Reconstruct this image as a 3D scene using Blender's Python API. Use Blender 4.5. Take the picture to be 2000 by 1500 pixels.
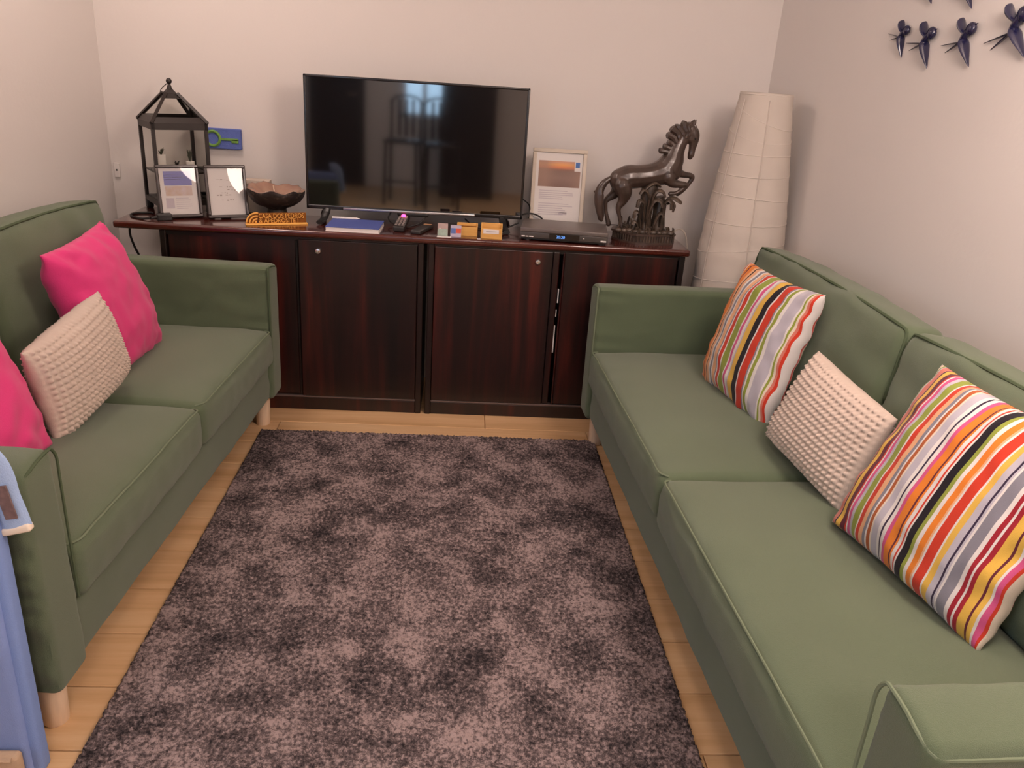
import bpy, math, random
import numpy as np
from mathutils import Matrix, Vector, noise
for o in list(bpy.data.objects): bpy.data.objects.remove(o)
random.seed(4); rng = np.random.default_rng(4)
SC = bpy.context.scene; C = SC.collection
# ------------------------------------------------------------------ camera
cam_d = bpy.data.cameras.new('camera'); cam = bpy.data.objects.new('camera', cam_d); C.objects.link(cam); SC.camera = cam
RX, RU, RF = (0.99661922, -0.05266234, 0.06306201), (-0.03919124, 0.36987978, 0.92825266), (0.07220932, 0.92758591, -0.36656539)
cam.matrix_world = Matrix(((RX[0], RU[0], -RF[0], 0), (RX[1], RU[1], -RF[1], -3.594), (RX[2], RU[2], -RF[2], 1.431), (0, 0, 0, 1)))
cam_d.sensor_width = 36; cam_d.lens = 1573.6 / 2000 * 36; cam_d.clip_start = .05
# ------------------------------------------------------------------ world, light levels, exposure
W = bpy.data.worlds.new('world'); SC.world = W; W.use_nodes = True
W.node_tree.nodes['Background'].inputs[0].default_value = (.5, .6, .8, 1); W.node_tree.nodes['Background'].inputs[1].default_value = .15
SC.view_settings.view_transform = 'Standard'; SC.view_settings.look = 'None'; SC.view_settings.gamma = 1
SC.view_settings.use_curve_mapping = False; SC.view_settings.exposure = 0.0
LAMP_COL = (1.0, .785, .69); LAMP_E = 46.0
WIN_COL = (.50, .74, 1.0); WIN_E = 5; FILL_WIN_E = 5.0; GLOBE_E = 33
LAMPS = [(-1.05, -.80, .42), (.15, -4.6, 1.0)]      # x, y, relative strength; the second is an added fill

# ------------------------------------------------------------------ helpers
def lin(h):
    h = h.lstrip('#'); v = [int(h[i:i+2], 16) / 255 for i in (0, 2, 4)]
    return tuple(c / 12.92 if c <= .04045 else ((c + .055) / 1.055) ** 2.4 for c in v)
def mat(name, c, rough=.6, spec=.5, metal=0, bump=0, bscale=200, var=0, vscale=8, coat=0, ior=1.5, stretch=None, c2=None, emit=None, estr=0, trans=0, sheen=0, alpha=1):
    m = bpy.data.materials.new(name); m.use_nodes = True; nt = m.node_tree; b = nt.nodes['Principled BSDF']
    c = lin(c) if isinstance(c, str) else c
    b.inputs['Base Color'].default_value = (*c, 1); b.inputs['Roughness'].default_value = rough; b.inputs['Metallic'].default_value = metal
    b.inputs['Specular IOR Level'].default_value = spec; b.inputs['IOR'].default_value = ior; b.inputs['Coat Weight'].default_value = coat; b.inputs['Coat Roughness'].default_value = .12
    b.inputs['Transmission Weight'].default_value = trans; b.inputs['Sheen Weight'].default_value = sheen; b.inputs['Alpha'].default_value = alpha
    if emit: b.inputs['Emission Color'].default_value = (*emit, 1); b.inputs['Emission Strength'].default_value = estr
    if bump or var:
        tc = nt.nodes.new('ShaderNodeTexCoord'); mp = nt.nodes.new('ShaderNodeMapping'); nt.links.new(tc.outputs['Object'], mp.inputs[0])
        if stretch: mp.inputs['Scale'].default_value = stretch
    if var:
        n = nt.nodes.new('ShaderNodeTexNoise'); n.inputs['Scale'].default_value = vscale; n.inputs['Detail'].default_value = 5; nt.links.new(mp.outputs[0], n.inputs[0])
        r = nt.nodes.new('ShaderNodeValToRGB'); nt.links.new(n.outputs[0], r.inputs[0])
        c2 = (lin(c2) if isinstance(c2, str) else c2) if c2 else tuple(x * (1 - var) for x in c)
        r.color_ramp.elements[0].position = .3; r.color_ramp.elements[0].color = (*c2, 1); r.color_ramp.elements[1].position = .7; r.color_ramp.elements[1].color = (*c, 1)
        nt.links.new(r.outputs[0], b.inputs['Base Color'])
    if bump:
        n = nt.nodes.new('ShaderNodeTexNoise'); n.inputs['Scale'].default_value = bscale; n.inputs['Detail'].default_value = 3; nt.links.new(mp.outputs[0], n.inputs[0])
        bp = nt.nodes.new('ShaderNodeBump'); bp.inputs['Strength'].default_value = bump; bp.inputs['Distance'].default_value = .004; nt.links.new(n.outputs[0], bp.inputs['Height']); nt.links.new(bp.outputs[0], b.inputs['Normal'])
    return m
class MB:
    def __init__(s): s.v = []; s.f = []
    def add(s, v, f, xf=None):
        k = len(s.v); 
        if xf is not None: v = [tuple(xf @ Vector(p)) for p in v]
        s.v += [tuple(map(float, p)) for p in v]; s.f += [tuple(i + k for i in q) for q in f]; return s
    def box(s, a, b, xf=None):
        (x0, y0, z0), (x1, y1, z1) = a, b
        v = [(x, y, z) for x in (x0, x1) for y in (y0, y1) for z in (z0, z1)]
        return s.add(v, [(0, 1, 3, 2), (4, 6, 7, 5), (0, 4, 5, 1), (2, 3, 7, 6), (0, 2, 6, 4), (1, 5, 7, 3)], xf)
    def rbox(s, a, b, r=.01, seg=2, n=(1, 1, 1), fn=None, xf=None):
        a = np.array(a, float); b = np.array(b, float); c = (a + b) / 2; h = (b - a) / 2; r = min(r, *(h * .98))
        ax = []
        for k in range(3):
            e = [h[k] - r + r * math.tan(math.radians(45 * j / seg)) for j in range(seg + 1)]
            mid = list(np.linspace(-(h[k] - r), h[k] - r, n[k] + 1))[1:-1]
            ax.append([-x for x in reversed(e)] + mid + e)
        idx = {}; vs = []; fs = []
        def vert(p):
            key = tuple(round(x, 6) for x in p)
            if key not in idx:
                idx[key] = len(vs); p = np.array(p); q = np.clip(p, -(h - r), h - r); d = p - q; L = np.linalg.norm(d)
                w = q + d / L * r if L > 1e-9 else p
                if fn: w = np.array(fn(w, w / h))
                vs.append(w + c)
            return idx[key]
        for k in range(3):
            i, j = (k + 1) % 3, (k + 2) % 3
            for sg in (-1, 1):
                for p in range(len(ax[i]) - 1):
                    for q in range(len(ax[j]) - 1):
                        o = []
                        for (aa, bb) in ((p, q), (p + 1, q), (p + 1, q + 1), (p, q + 1)):
                            t = [0, 0, 0]; t[k] = sg * h[k]; t[i] = ax[i][aa]; t[j] = ax[j][bb]; o.append(vert(t))
                        fs.append(tuple(o if sg > 0 else o[::-1]))
        return s.add(vs, fs, xf)
    def tube(s, pts, r, n=8, closed=False, cap=True, flat=None, xf=None):
        pts = [Vector(p) for p in pts]; N = len(pts); rs = r if hasattr(r, '__len__') else [r] * N
        T = []
        for i in range(N):
            if closed: t = pts[(i + 1) % N] - pts[i - 1]
            else: t = pts[min(i + 1, N - 1)] - pts[max(i - 1, 0)]
            T.append(t.normalized())
        up = Vector((0, 0, 1)) if abs(T[0].z) < .9 else Vector((1, 0, 0))
        u = T[0].cross(up).normalized(); v = []; f = []
        for i in range(N):
            u = (u - T[i] * u.dot(T[i])).normalized(); w = T[i].cross(u)
            for k in range(n):
                a = 2 * math.pi * k / n; v.append(pts[i] + u * math.cos(a) * rs[i] + w * math.sin(a) * rs[i] * (flat or 1))
        M_ = N if closed else N - 1
        for i in range(M_):
            for k in range(n):
                a, b = i * n, ((i + 1) % N) * n
                f.append((a + k, a + (k + 1) % n, b + (k + 1) % n, b + k))
        if not closed and cap: f.append(tuple(range(n))[::-1]); f.append(tuple((N - 1) * n + k for k in range(n)))
        return s.add(v, f, xf)
    def lathe(s, prof, n=24, fn=None, xf=None, capt=False, capb=False):
        v = []; f = []
        for i, (r, z) in enumerate(prof):
            for k in range(n):
                a = 2 * math.pi * k / n; rr, zz = fn(r, z, a, i) if fn else (r, z)
                v.append((rr * math.cos(a), rr * math.sin(a), zz))
        for i in range(len(prof) - 1):
            for k in range(n): f.append((i * n + k, i * n + (k + 1) % n, (i + 1) * n + (k + 1) % n, (i + 1) * n + k))
        if capb: f.append(tuple(range(n))[::-1])
        if capt: f.append(tuple((len(prof) - 1) * n + k for k in range(n)))
        return s.add(v, f, xf)
    def sphere(s, c, r, n=10, sc=(1, 1, 1), xf=None):
        m = n // 2 + 1; v = []; f = []
        pr = [(math.sin(math.pi * (i + .02) / (m + .04)), -math.cos(math.pi * (i + .02) / (m + .04))) for i in range(m + 1)]
        X = Matrix.Translation(c) @ Matrix.Diagonal((r * sc[0], r * sc[1], r * sc[2], 1))
        if xf is not None: X = xf @ X
        return s.lathe(pr, n, xf=X, capt=True, capb=True)
    def prism(s, poly, z0, z1, xf=None):
        n = len(poly); v = [(x, y, z0) for x, y in poly] + [(x, y, z1) for x, y in poly]
        return s.add(v, [tuple(range(n))[::-1], tuple(range(n, 2 * n))] + [(i, (i + 1) % n, n + (i + 1) % n, n + i) for i in range(n)], xf)
    def mesh(s, name):
        m = bpy.data.meshes.new(name); m.from_pydata(s.v, [], s.f); m.update(); return m
def wmat(o):
    M_ = Matrix.Identity(4)
    while o: M_ = o.matrix_basis @ M_; o = o.parent
    return M_
def put(name, me, m, parent=None, world=False, smooth=True, angle=40):
    if isinstance(me, MB): me = me.mesh(name)
    if world and parent: me.transform(wmat(parent).inverted())
    o = bpy.data.objects.new(name, me); C.objects.link(o); o.parent = parent
    if m:
        me.materials.clear(); me.materials.append(m)
    if smooth:
        me.shade_smooth()
        if angle: me.set_sharp_from_angle(angle=math.radians(angle))
    return o
def tag(o, label=None, cat=None, group=None, kind=None):
    for k, x in (('label', label), ('category', cat), ('group', group), ('kind', kind)):
        if x: o[k] = x
    return o
def thing(name, label, cat, loc=(0, 0, 0), rz=0, group=None):
    o = bpy.data.objects.new(name, None); C.objects.link(o); o.empty_display_size = .05
    o.location = loc; o.rotation_euler = (0, 0, rz); return tag(o, label, cat, group)
def copy_tree(o, parent=None):
    c = o.copy(); C.objects.link(c); c.parent = parent
    for ch in list(o.children): copy_tree(ch, c)
    return c
def skin(name, verts, edges, radii, sub=2, root=0):
    me = bpy.data.meshes.new('tmp'); me.from_pydata(verts, edges, []); o = bpy.data.objects.new('tmp', me); C.objects.link(o)
    sk = o.modifiers.new('s', 'SKIN'); sk.use_smooth_shade = True
    for i, r in enumerate(radii): me.skin_vertices[0].data[i].radius = (r, r) if not hasattr(r, '__len__') else r
    me.skin_vertices[0].data[root].use_root = True
    ss = o.modifiers.new('u', 'SUBSURF'); ss.levels = sub; ss.render_levels = sub
    dg = bpy.context.evaluated_depsgraph_get(); r = bpy.data.meshes.new_from_object(o.evaluated_get(dg)); r.name = name
    bpy.data.objects.remove(o); return r
def text_mesh(body, size, depth, xf, spacing=1, align='LEFT'):
    cu = bpy.data.curves.new('tmp', 'FONT'); cu.body = body; cu.size = size; cu.extrude = depth; cu.space_character = spacing; cu.align_x = align; cu.resolution_u = 3
    o = bpy.data.objects.new('tmp', cu); C.objects.link(o); dg = bpy.context.evaluated_depsgraph_get(); dg.update()
    me = bpy.data.meshes.new_from_object(o.evaluated_get(dg)); bpy.data.objects.remove(o); me.transform(xf); return me
def smoothpath(pts, k=6):
    pts = [np.array(p, float) for p in pts]; P_ = [2 * pts[0] - pts[1]] + pts + [2 * pts[-1] - pts[-2]]; o = []
    for i in range(1, len(P_) - 2):
        p0, p1, p2, p3 = P_[i - 1:i + 3]
        for j in range(k):
            t = j / k; o.append(.5 * (2 * p1 + (p2 - p0) * t + (2 * p0 - 5 * p1 + 4 * p2 - p3) * t * t + (3 * p1 - p0 - 3 * p2 + p3) * t ** 3))
    return [tuple(p) for p in o] + [tuple(pts[-1])]
def frame_xf(o, x, z):                                                  # local x, z -> world; y = z cross x
    x = Vector(x).normalized(); z = Vector(z); z = (z - x * z.dot(x)).normalized(); y = z.cross(x)
    return Matrix(((x.x, y.x, z.x, o[0]), (x.y, y.y, z.y, o[1]), (x.z, y.z, z.z, o[2]), (0, 0, 0, 1)))

# ------------------------------------------------------------------ materials
m_wall = mat('wall_paint', (.72, .68, .65), .85, .2, bump=.12, bscale=60)
m_ceil = mat('ceiling_paint', (.75, .72, .69), .9, .2, bump=.05, bscale=60)
m_green = mat('green_fabric', (.122, .160, .094), .92, .12, bump=.5, bscale=900, var=.10, vscale=5, sheen=.25)
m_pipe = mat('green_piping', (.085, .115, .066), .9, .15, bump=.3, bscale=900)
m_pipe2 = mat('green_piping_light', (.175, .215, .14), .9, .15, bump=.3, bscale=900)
m_birch = mat('birch', '#f2d8ba', .55, .4, bump=.05, bscale=30, var=.12, vscale=6, stretch=(20, 20, 2))
m_black = mat('black_plastic', (.012, .011, .011), .35, .5)
m_blackmetal = mat('black_metal', (.018, .012, .010), .45, .5, bump=.1, bscale=120)
m_cable = mat('black_cable', (.012, .010, .010), .5, .4)
m_wcable = mat('white_cable', (.55, .48, .42), .5, .4)
m_chrome = mat('chrome', (.75, .72, .70), .22, metal=1)
def glass(name, tint=(.9, .91, .9), ior=1.45):
    m = bpy.data.materials.new(name); m.use_nodes = True; nt = m.node_tree; nt.nodes.clear()
    out = nt.nodes.new('ShaderNodeOutputMaterial'); tr = nt.nodes.new('ShaderNodeBsdfTransparent'); gl = nt.nodes.new('ShaderNodeBsdfGlossy'); mx = nt.nodes.new('ShaderNodeMixShader'); fr = nt.nodes.new('ShaderNodeFresnel')
    fr.inputs[0].default_value = ior
    tr.inputs[0].default_value = (*tint, 1); gl.inputs['Roughness'].default_value = .01; nt.links.new(fr.outputs[0], mx.inputs[0]); nt.links.new(tr.outputs[0], mx.inputs[1]); nt.links.new(gl.outputs[0], mx.inputs[2]); nt.links.new(mx.outputs[0], out.inputs[0]); return m
m_glass = glass('clear_glass', (.99, .99, .98)); m_lglass = glass('lantern_glass', (.93, .93, .91), 1.22)
def wood(name, stops, scale, stretch, rough, coat, spec=.5, bump=0, random_tint=0):
    m = bpy.data.materials.new(name); m.use_nodes = True; nt = m.node_tree; b = nt.nodes['Principled BSDF']; L = nt.links
    tc = nt.nodes.new('ShaderNodeTexCoord'); mp = nt.nodes.new('ShaderNodeMapping'); mp.inputs['Scale'].default_value = stretch; L.new(tc.outputs['Object'], mp.inputs[0])
    oi = nt.nodes.new('ShaderNodeObjectInfo'); ad = nt.nodes.new('ShaderNodeVectorMath'); ad.operation = 'ADD'
    sc = nt.nodes.new('ShaderNodeVectorMath'); sc.operation = 'SCALE'; sc.inputs[3].default_value = 37.0
    cb = nt.nodes.new('ShaderNodeCombineXYZ'); [L.new(oi.outputs['Random'], cb.inputs[i]) for i in range(3)]
    L.new(cb.outputs[0], sc.inputs[0]); L.new(mp.outputs[0], ad.inputs[0]); L.new(sc.outputs[0], ad.inputs[1])
    n = nt.nodes.new('ShaderNodeTexNoise'); n.inputs['Scale'].default_value = scale; n.inputs['Detail'].default_value = 6; n.inputs['Roughness'].default_value = .6; n.inputs['Distortion'].default_value = .4; L.new(ad.outputs[0], n.inputs[0])
    r = nt.nodes.new('ShaderNodeValToRGB'); L.new(n.outputs[0], r.inputs[0]); cr = r.color_ramp
    cr.elements[0].position = stops[0][0]; cr.elements[0].color = (*lin(stops[0][1]), 1); cr.elements[1].position = stops[-1][0]; cr.elements[1].color = (*lin(stops[-1][1]), 1)
    for p, c in stops[1:-1]: cr.elements.new(p).color = (*lin(c), 1)
    src = r.outputs[0]
    if random_tint:
        mr = nt.nodes.new('ShaderNodeMapRange'); mr.inputs[3].default_value = 1 - random_tint; mr.inputs[4].default_value = 1 + random_tint; L.new(oi.outputs['Random'], mr.inputs[0])
        mu = nt.nodes.new('ShaderNodeVectorMath'); mu.operation = 'SCALE'; L.new(src, mu.inputs[0]); L.new(mr.outputs[0], mu.inputs[3]); src = mu.outputs[0]
    L.new(src, b.inputs['Base Color']); b.inputs['Roughness'].default_value = rough; b.inputs['Coat Weight'].default_value = coat; b.inputs['Coat Roughness'].default_value = .15; b.inputs['Specular IOR Level'].default_value = spec
    if bump:
        bp = nt.nodes.new('ShaderNodeBump'); bp.inputs['Strength'].default_value = bump; bp.inputs['Distance'].default_value = .002; L.new(n.outputs[0], bp.inputs['Height']); L.new(bp.outputs[0], b.inputs['Normal'])
    return m
m_maho = wood('mahogany', [(.36, '#0e0606'), (.5, '#210b09'), (.6, '#38110d'), (.72, '#561b13')], 1.0, (14, 14, .7), .38, .25)
m_mahodark = wood('mahogany_dark', [(.3, '#0d0605'), (.7, '#1f0c09')], 1.0, (14, 14, .7), .4, .2)
m_mahotop = wood('mahogany_top', [(.3, '#3a1410'), (.7, '#571f16')], 1.0, (1.2, 16, 16), .20, 1.0)
m_floor = wood('floor_laminate', [(.25, '#c39a6c'), (.5, '#d8b083'), (.75, '#e4c297')], 1.0, (1.4, 22, 10), .42, .1, .4, random_tint=.06)
m_box = wood('light_wood', [(.3, '#d9a253'), (.7, '#e8b768')], 1.0, (8, 40, 40), .6, 0)
m_signwood = mat('sign_wood', '#8f5614', .6, .3, var=.3, vscale=60)
m_signface = mat('sign_wood_light', '#f0b45c', .6, .3)
m_white = mat('white_paper', (.80, .76, .74), .7, .3)
m_cream = mat('cream_paint', (.66, .58, .48), .5, .4)

# ------------------------------------------------------------------ room shell
CEIL = 2.5; YB = .08; YF = -6.6
def wl(y): return -1.512 - .04 * (YB - y)
def wr(y): return 1.319 + .09 * (YB - y)
def struct(name, mb, m, smooth=False):
    return tag(put(name, mb, m, smooth=smooth), kind='structure')
struct('wall_back', MB().box((-1.9, YB, 0), (2.2, YB + .12, CEIL)), m_wall)
b = MB(); b.prism([(wl(YB), YB), (wl(YF), YF), (wl(YF) - .12, YF), (wl(YB) - .12, YB)], 0, CEIL); struct('wall_left', b, m_wall)
b = MB(); b.prism([(wr(YB), YB), (wr(YB) + .12, YB), (wr(YF) + .12, YF), (wr(YF), YF)], 0, CEIL); struct('wall_right', b, m_wall)
# front wall behind the camera, with openings for a window and a door
b = MB(); WX0, WX1, WZ0, WZ1 = -.72, -.20, .80, 1.95
b.box((-2.1, YF - .12, 0), (WX0, YF, CEIL)); b.box((WX1, YF - .12, 0), (2.2, YF, CEIL)); b.box((WX0, YF - .12, 0), (WX1, YF, WZ0)); b.box((WX0, YF - .12, WZ1), (WX1, YF, CEIL))
struct('wall_front', b, m_wall)
struct('ceiling', MB().box((-2.1, YF, CEIL), (2.2, YB + .1, CEIL + .1)), m_ceil)
fl = struct('floor', MB().box((-2.1, YF, -.08), (2.2, YB, -.010)), m_floor)
# floor planks, each its own piece
pm = {}
y = YB; row = 0; PW = .192
while y > YF:
    y0 = max(y - PW, YF); x = -2.0 + (row * .43) % 1.28 - 1.28
    while x < 2.1:
        x0, x1 = max(x, wl(y0)), min(x + 1.28, wr(y0))
        if x1 - x0 > .02:
            if y > -3.4:
                b = MB(); e = .0012; w_, d_ = x1 - x0, y - y0
                lo = [(e, e), (w_ - e, e), (w_ - e, d_ - e), (e, d_ - e)]; c_ = .003
                hi = [(c_, c_), (w_ - c_, c_), (w_ - c_, d_ - c_), (c_, d_ - c_)]
                b.add([(p, q, -.010) for p, q in lo] + [(p, q, -.0015) for p, q in lo] + [(p, q, 0) for p, q in hi],
                      [(8, 9, 10, 11)] + [(i, (i + 1) % 4, 4 + (i + 1) % 4, 4 + i) for i in range(4)] + [(4 + i, 4 + (i + 1) % 4, 8 + (i + 1) % 4, 8 + i) for i in range(4)])
                o = put('plank', b, m_floor, fl, smooth=False); o.location = (x0, y0, 0)
        x += 1.28
    if y <= -3.4:
        b = MB(); b.box((wl(y0), y0 + .001, -.01), (wr(y0), y - .001, 0)); o = put('plank', b, m_floor, fl, smooth=False)
    y -= PW; row += 1
# window behind the camera (seen mirrored in the television)
win = MB()
for a, c_ in (((WX0, YF - .1, WZ0), (WX0 + .05, YF + .01, WZ1)), ((WX1 - .05, YF - .1, WZ0), (WX1, YF + .01, WZ1)), ((WX0, YF - .1, WZ0), (WX1, YF + .01, WZ0 + .05)), ((WX0, YF - .1, WZ1 - .05), (WX1, YF + .01, WZ1)), ((-.485, YF - .09, WZ0), (-.435, YF, WZ1))): win.box(a, c_)
wo = struct('window_1', win, m_white)
m_day = mat('daylight_pane', (.2, .2, .2), .3, emit=WIN_COL, estr=WIN_E)
put('pane', MB().box((WX0 + .05, YF - .07, WZ0 + .05), (-.485, YF - .06, WZ1 - .05)), m_day, wo, smooth=False); put('pane', MB().box((-.435, YF - .07, WZ0 + .05), (WX1 - .05, YF - .06, WZ1 - .05)), m_day, wo, smooth=False)
# unseen window added on the left wall, cool fill for the right sofa
w2 = MB(); w2x = wl(-4.4) + .001
for a, c_ in (((0, -5.1, .8), (.05, -5.04, 2.05)), ((0, -3.86, .8), (.05, -3.8, 2.05)), ((0, -5.1, .8), (.05, -3.8, .86)), ((0, -5.1, 1.99), (.05, -3.8, 2.05)), ((0, -4.48, .8), (.045, -4.42, 2.05))): w2.box((a[0] + w2x - .03, a[1], a[2]), (c_[0] + w2x, c_[1], c_[2]))
wo2 = struct('added_window', w2, m_white); m_day2 = mat('added_window_pane', (.2, .2, .2), .3, emit=WIN_COL, estr=FILL_WIN_E)
for a, c_ in ((-5.04, -4.48), (-4.42, -3.86)): put('pane', MB().box((w2x - .02, a, .86), (w2x + .035, c_, 1.99)), m_day2, wo2, smooth=False)
m_door = mat('dark_door', (.022, .012, .010), .4)
do = struct('door_1', MB().box((-1.76, YF, 0), (-1.14, YF + .05, 2.05)), m_door)
put('door_handle', MB().tube([(-1.22, YF + .05, 1.02), (-1.22, YF + .10, 1.02), (-1.32, YF + .10, 1.02)], .009), m_chrome, do)
# round ceiling lamps; the one behind the camera is added to brighten the near end
for i, (lx, ly, ls) in enumerate(LAMPS):
    m_lamp = mat('lamp_diffuser', (.9, .85, .8), .5, emit=LAMP_COL, estr=LAMP_E * ls)
    t = thing('ceiling_lamp', ['round white ceiling lamp above the left sofa', 'round white ceiling lamp added unseen behind the camera as fill'][i], 'lamp', (lx, ly, CEIL))
    put('lamp_base', MB().lathe([(.25, 0), (.25, -.03), (.235, -.035)], 40, capb=True), m_white, t)
    put('diffuser', MB().lathe([(.235, -.03), (.232, -.06), (.20, -.085), (.12, -.10), (.01, -.105)], 40, capt=True), m_lamp, t)

t = thing('pendant_lamp', 'round white globe lamp hanging above the near right corner, mirrored in the black frames', 'lamp', (1.0, -2.55, CEIL))
put('ceiling_cap', MB().lathe([(.05, -.03), (.05, 0)], 20, capt=True, capb=True), m_white, t); put('cord', MB().tube([(0, 0, -.02), (0, 0, -.32)], .004, 6), m_white, t)
put('globe', MB().sphere((0, 0, -.53), .225, 32), mat('globe_glow', (.9, .85, .8), .5, emit=LAMP_COL, estr=GLOBE_E), t)
# ------------------------------------------------------------------ rug
RX0, RX1, RY0, RY1 = -.765, .590, -2.95, -.600
nx, ny = 300, 520
X, Y = np.meshgrid(np.linspace(RX0, RX1, nx), np.linspace(RY0, RY1, ny))
Z = .009 + rng.random(X.shape) * .007
jx = (rng.random(X.shape) - .5) * .003; jy = (rng.random(X.shape) - .5) * .003
edge = np.minimum(np.minimum(X - RX0, RX1 - X), np.minimum(Y - RY0, RY1 - Y)) < .002
Z[edge] = .0015; amp = np.where(edge, 3.0, 1.0); X = X + jx * amp; Y = Y + jy * amp
idx = np.arange(nx * ny).reshape(ny, nx)
F = np.stack([idx[:-1, :-1], idx[:-1, 1:], idx[1:, 1:], idx[1:, :-1]], -1).reshape(-1, 4)
me = bpy.data.meshes.new('rug'); me.from_pydata(np.stack([X, Y, Z], -1).reshape(-1, 3).tolist(), [], F.tolist())
m_rug = bpy.data.materials.new('rug_pile'); m_rug.use_nodes = True; nt = m_rug.node_tree; b_ = nt.nodes['Principled BSDF']; L = nt.links
tc = nt.nodes.new('ShaderNodeTexCoord')
n1 = nt.nodes.new('ShaderNodeTexNoise'); n1.inputs['Scale'].default_value = 6.2; n1.inputs['Detail'].default_value = 9; n1.inputs['Roughness'].default_value = .72; n1.inputs['Distortion'].default_value = .25; L.new(tc.outputs['Object'], n1.inputs[0])
n2 = nt.nodes.new('ShaderNodeTexNoise'); n2.inputs['Scale'].default_value = 95; n2.inputs['Detail'].default_value = 4; n2.inputs['Roughness'].default_value = .75; L.new(tc.outputs['Object'], n2.inputs[0])
ma = nt.nodes.new('ShaderNodeMath'); ma.operation = 'MULTIPLY_ADD'; ma.inputs[1].default_value = 1.5; L.new(n2.outputs[0], ma.inputs[0])
mb_ = nt.nodes.new('ShaderNodeMath'); mb_.operation = 'MULTIPLY'; mb_.inputs[1].default_value = 1.35; L.new(n1.outputs[0], mb_.inputs[0]); L.new(mb_.outputs[0], ma.inputs[2])
r_ = nt.nodes.new('ShaderNodeValToRGB'); L.new(ma.outputs[0], r_.inputs[0]); cr = r_.color_ramp
mr_ = nt.nodes.new('ShaderNodeMapRange'); mr_.inputs[1].default_value = 1.02; mr_.inputs[2].default_value = 1.78; L.new(ma.outputs[0], mr_.inputs[0]); L.new(mr_.outputs[0], r_.inputs[0])
cr.elements[0].position = .18; cr.elements[0].color = (.024, .020, .022, 1); cr.elements[1].position = .80; cr.elements[1].color = (.34, .262, .255, 1); cr.elements.new(.5).color = (.112, .087, .088, 1)
L.new(r_.outputs[0], b_.inputs['Base Color']); b_.inputs['Roughness'].default_value = .95; b_.inputs['Specular IOR Level'].default_value = .1
rug = put('rug', me, m_rug, angle=0); tag(rug, 'dark grey mottled short-pile rug on the wood floor between the two sofas', 'rug')

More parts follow.
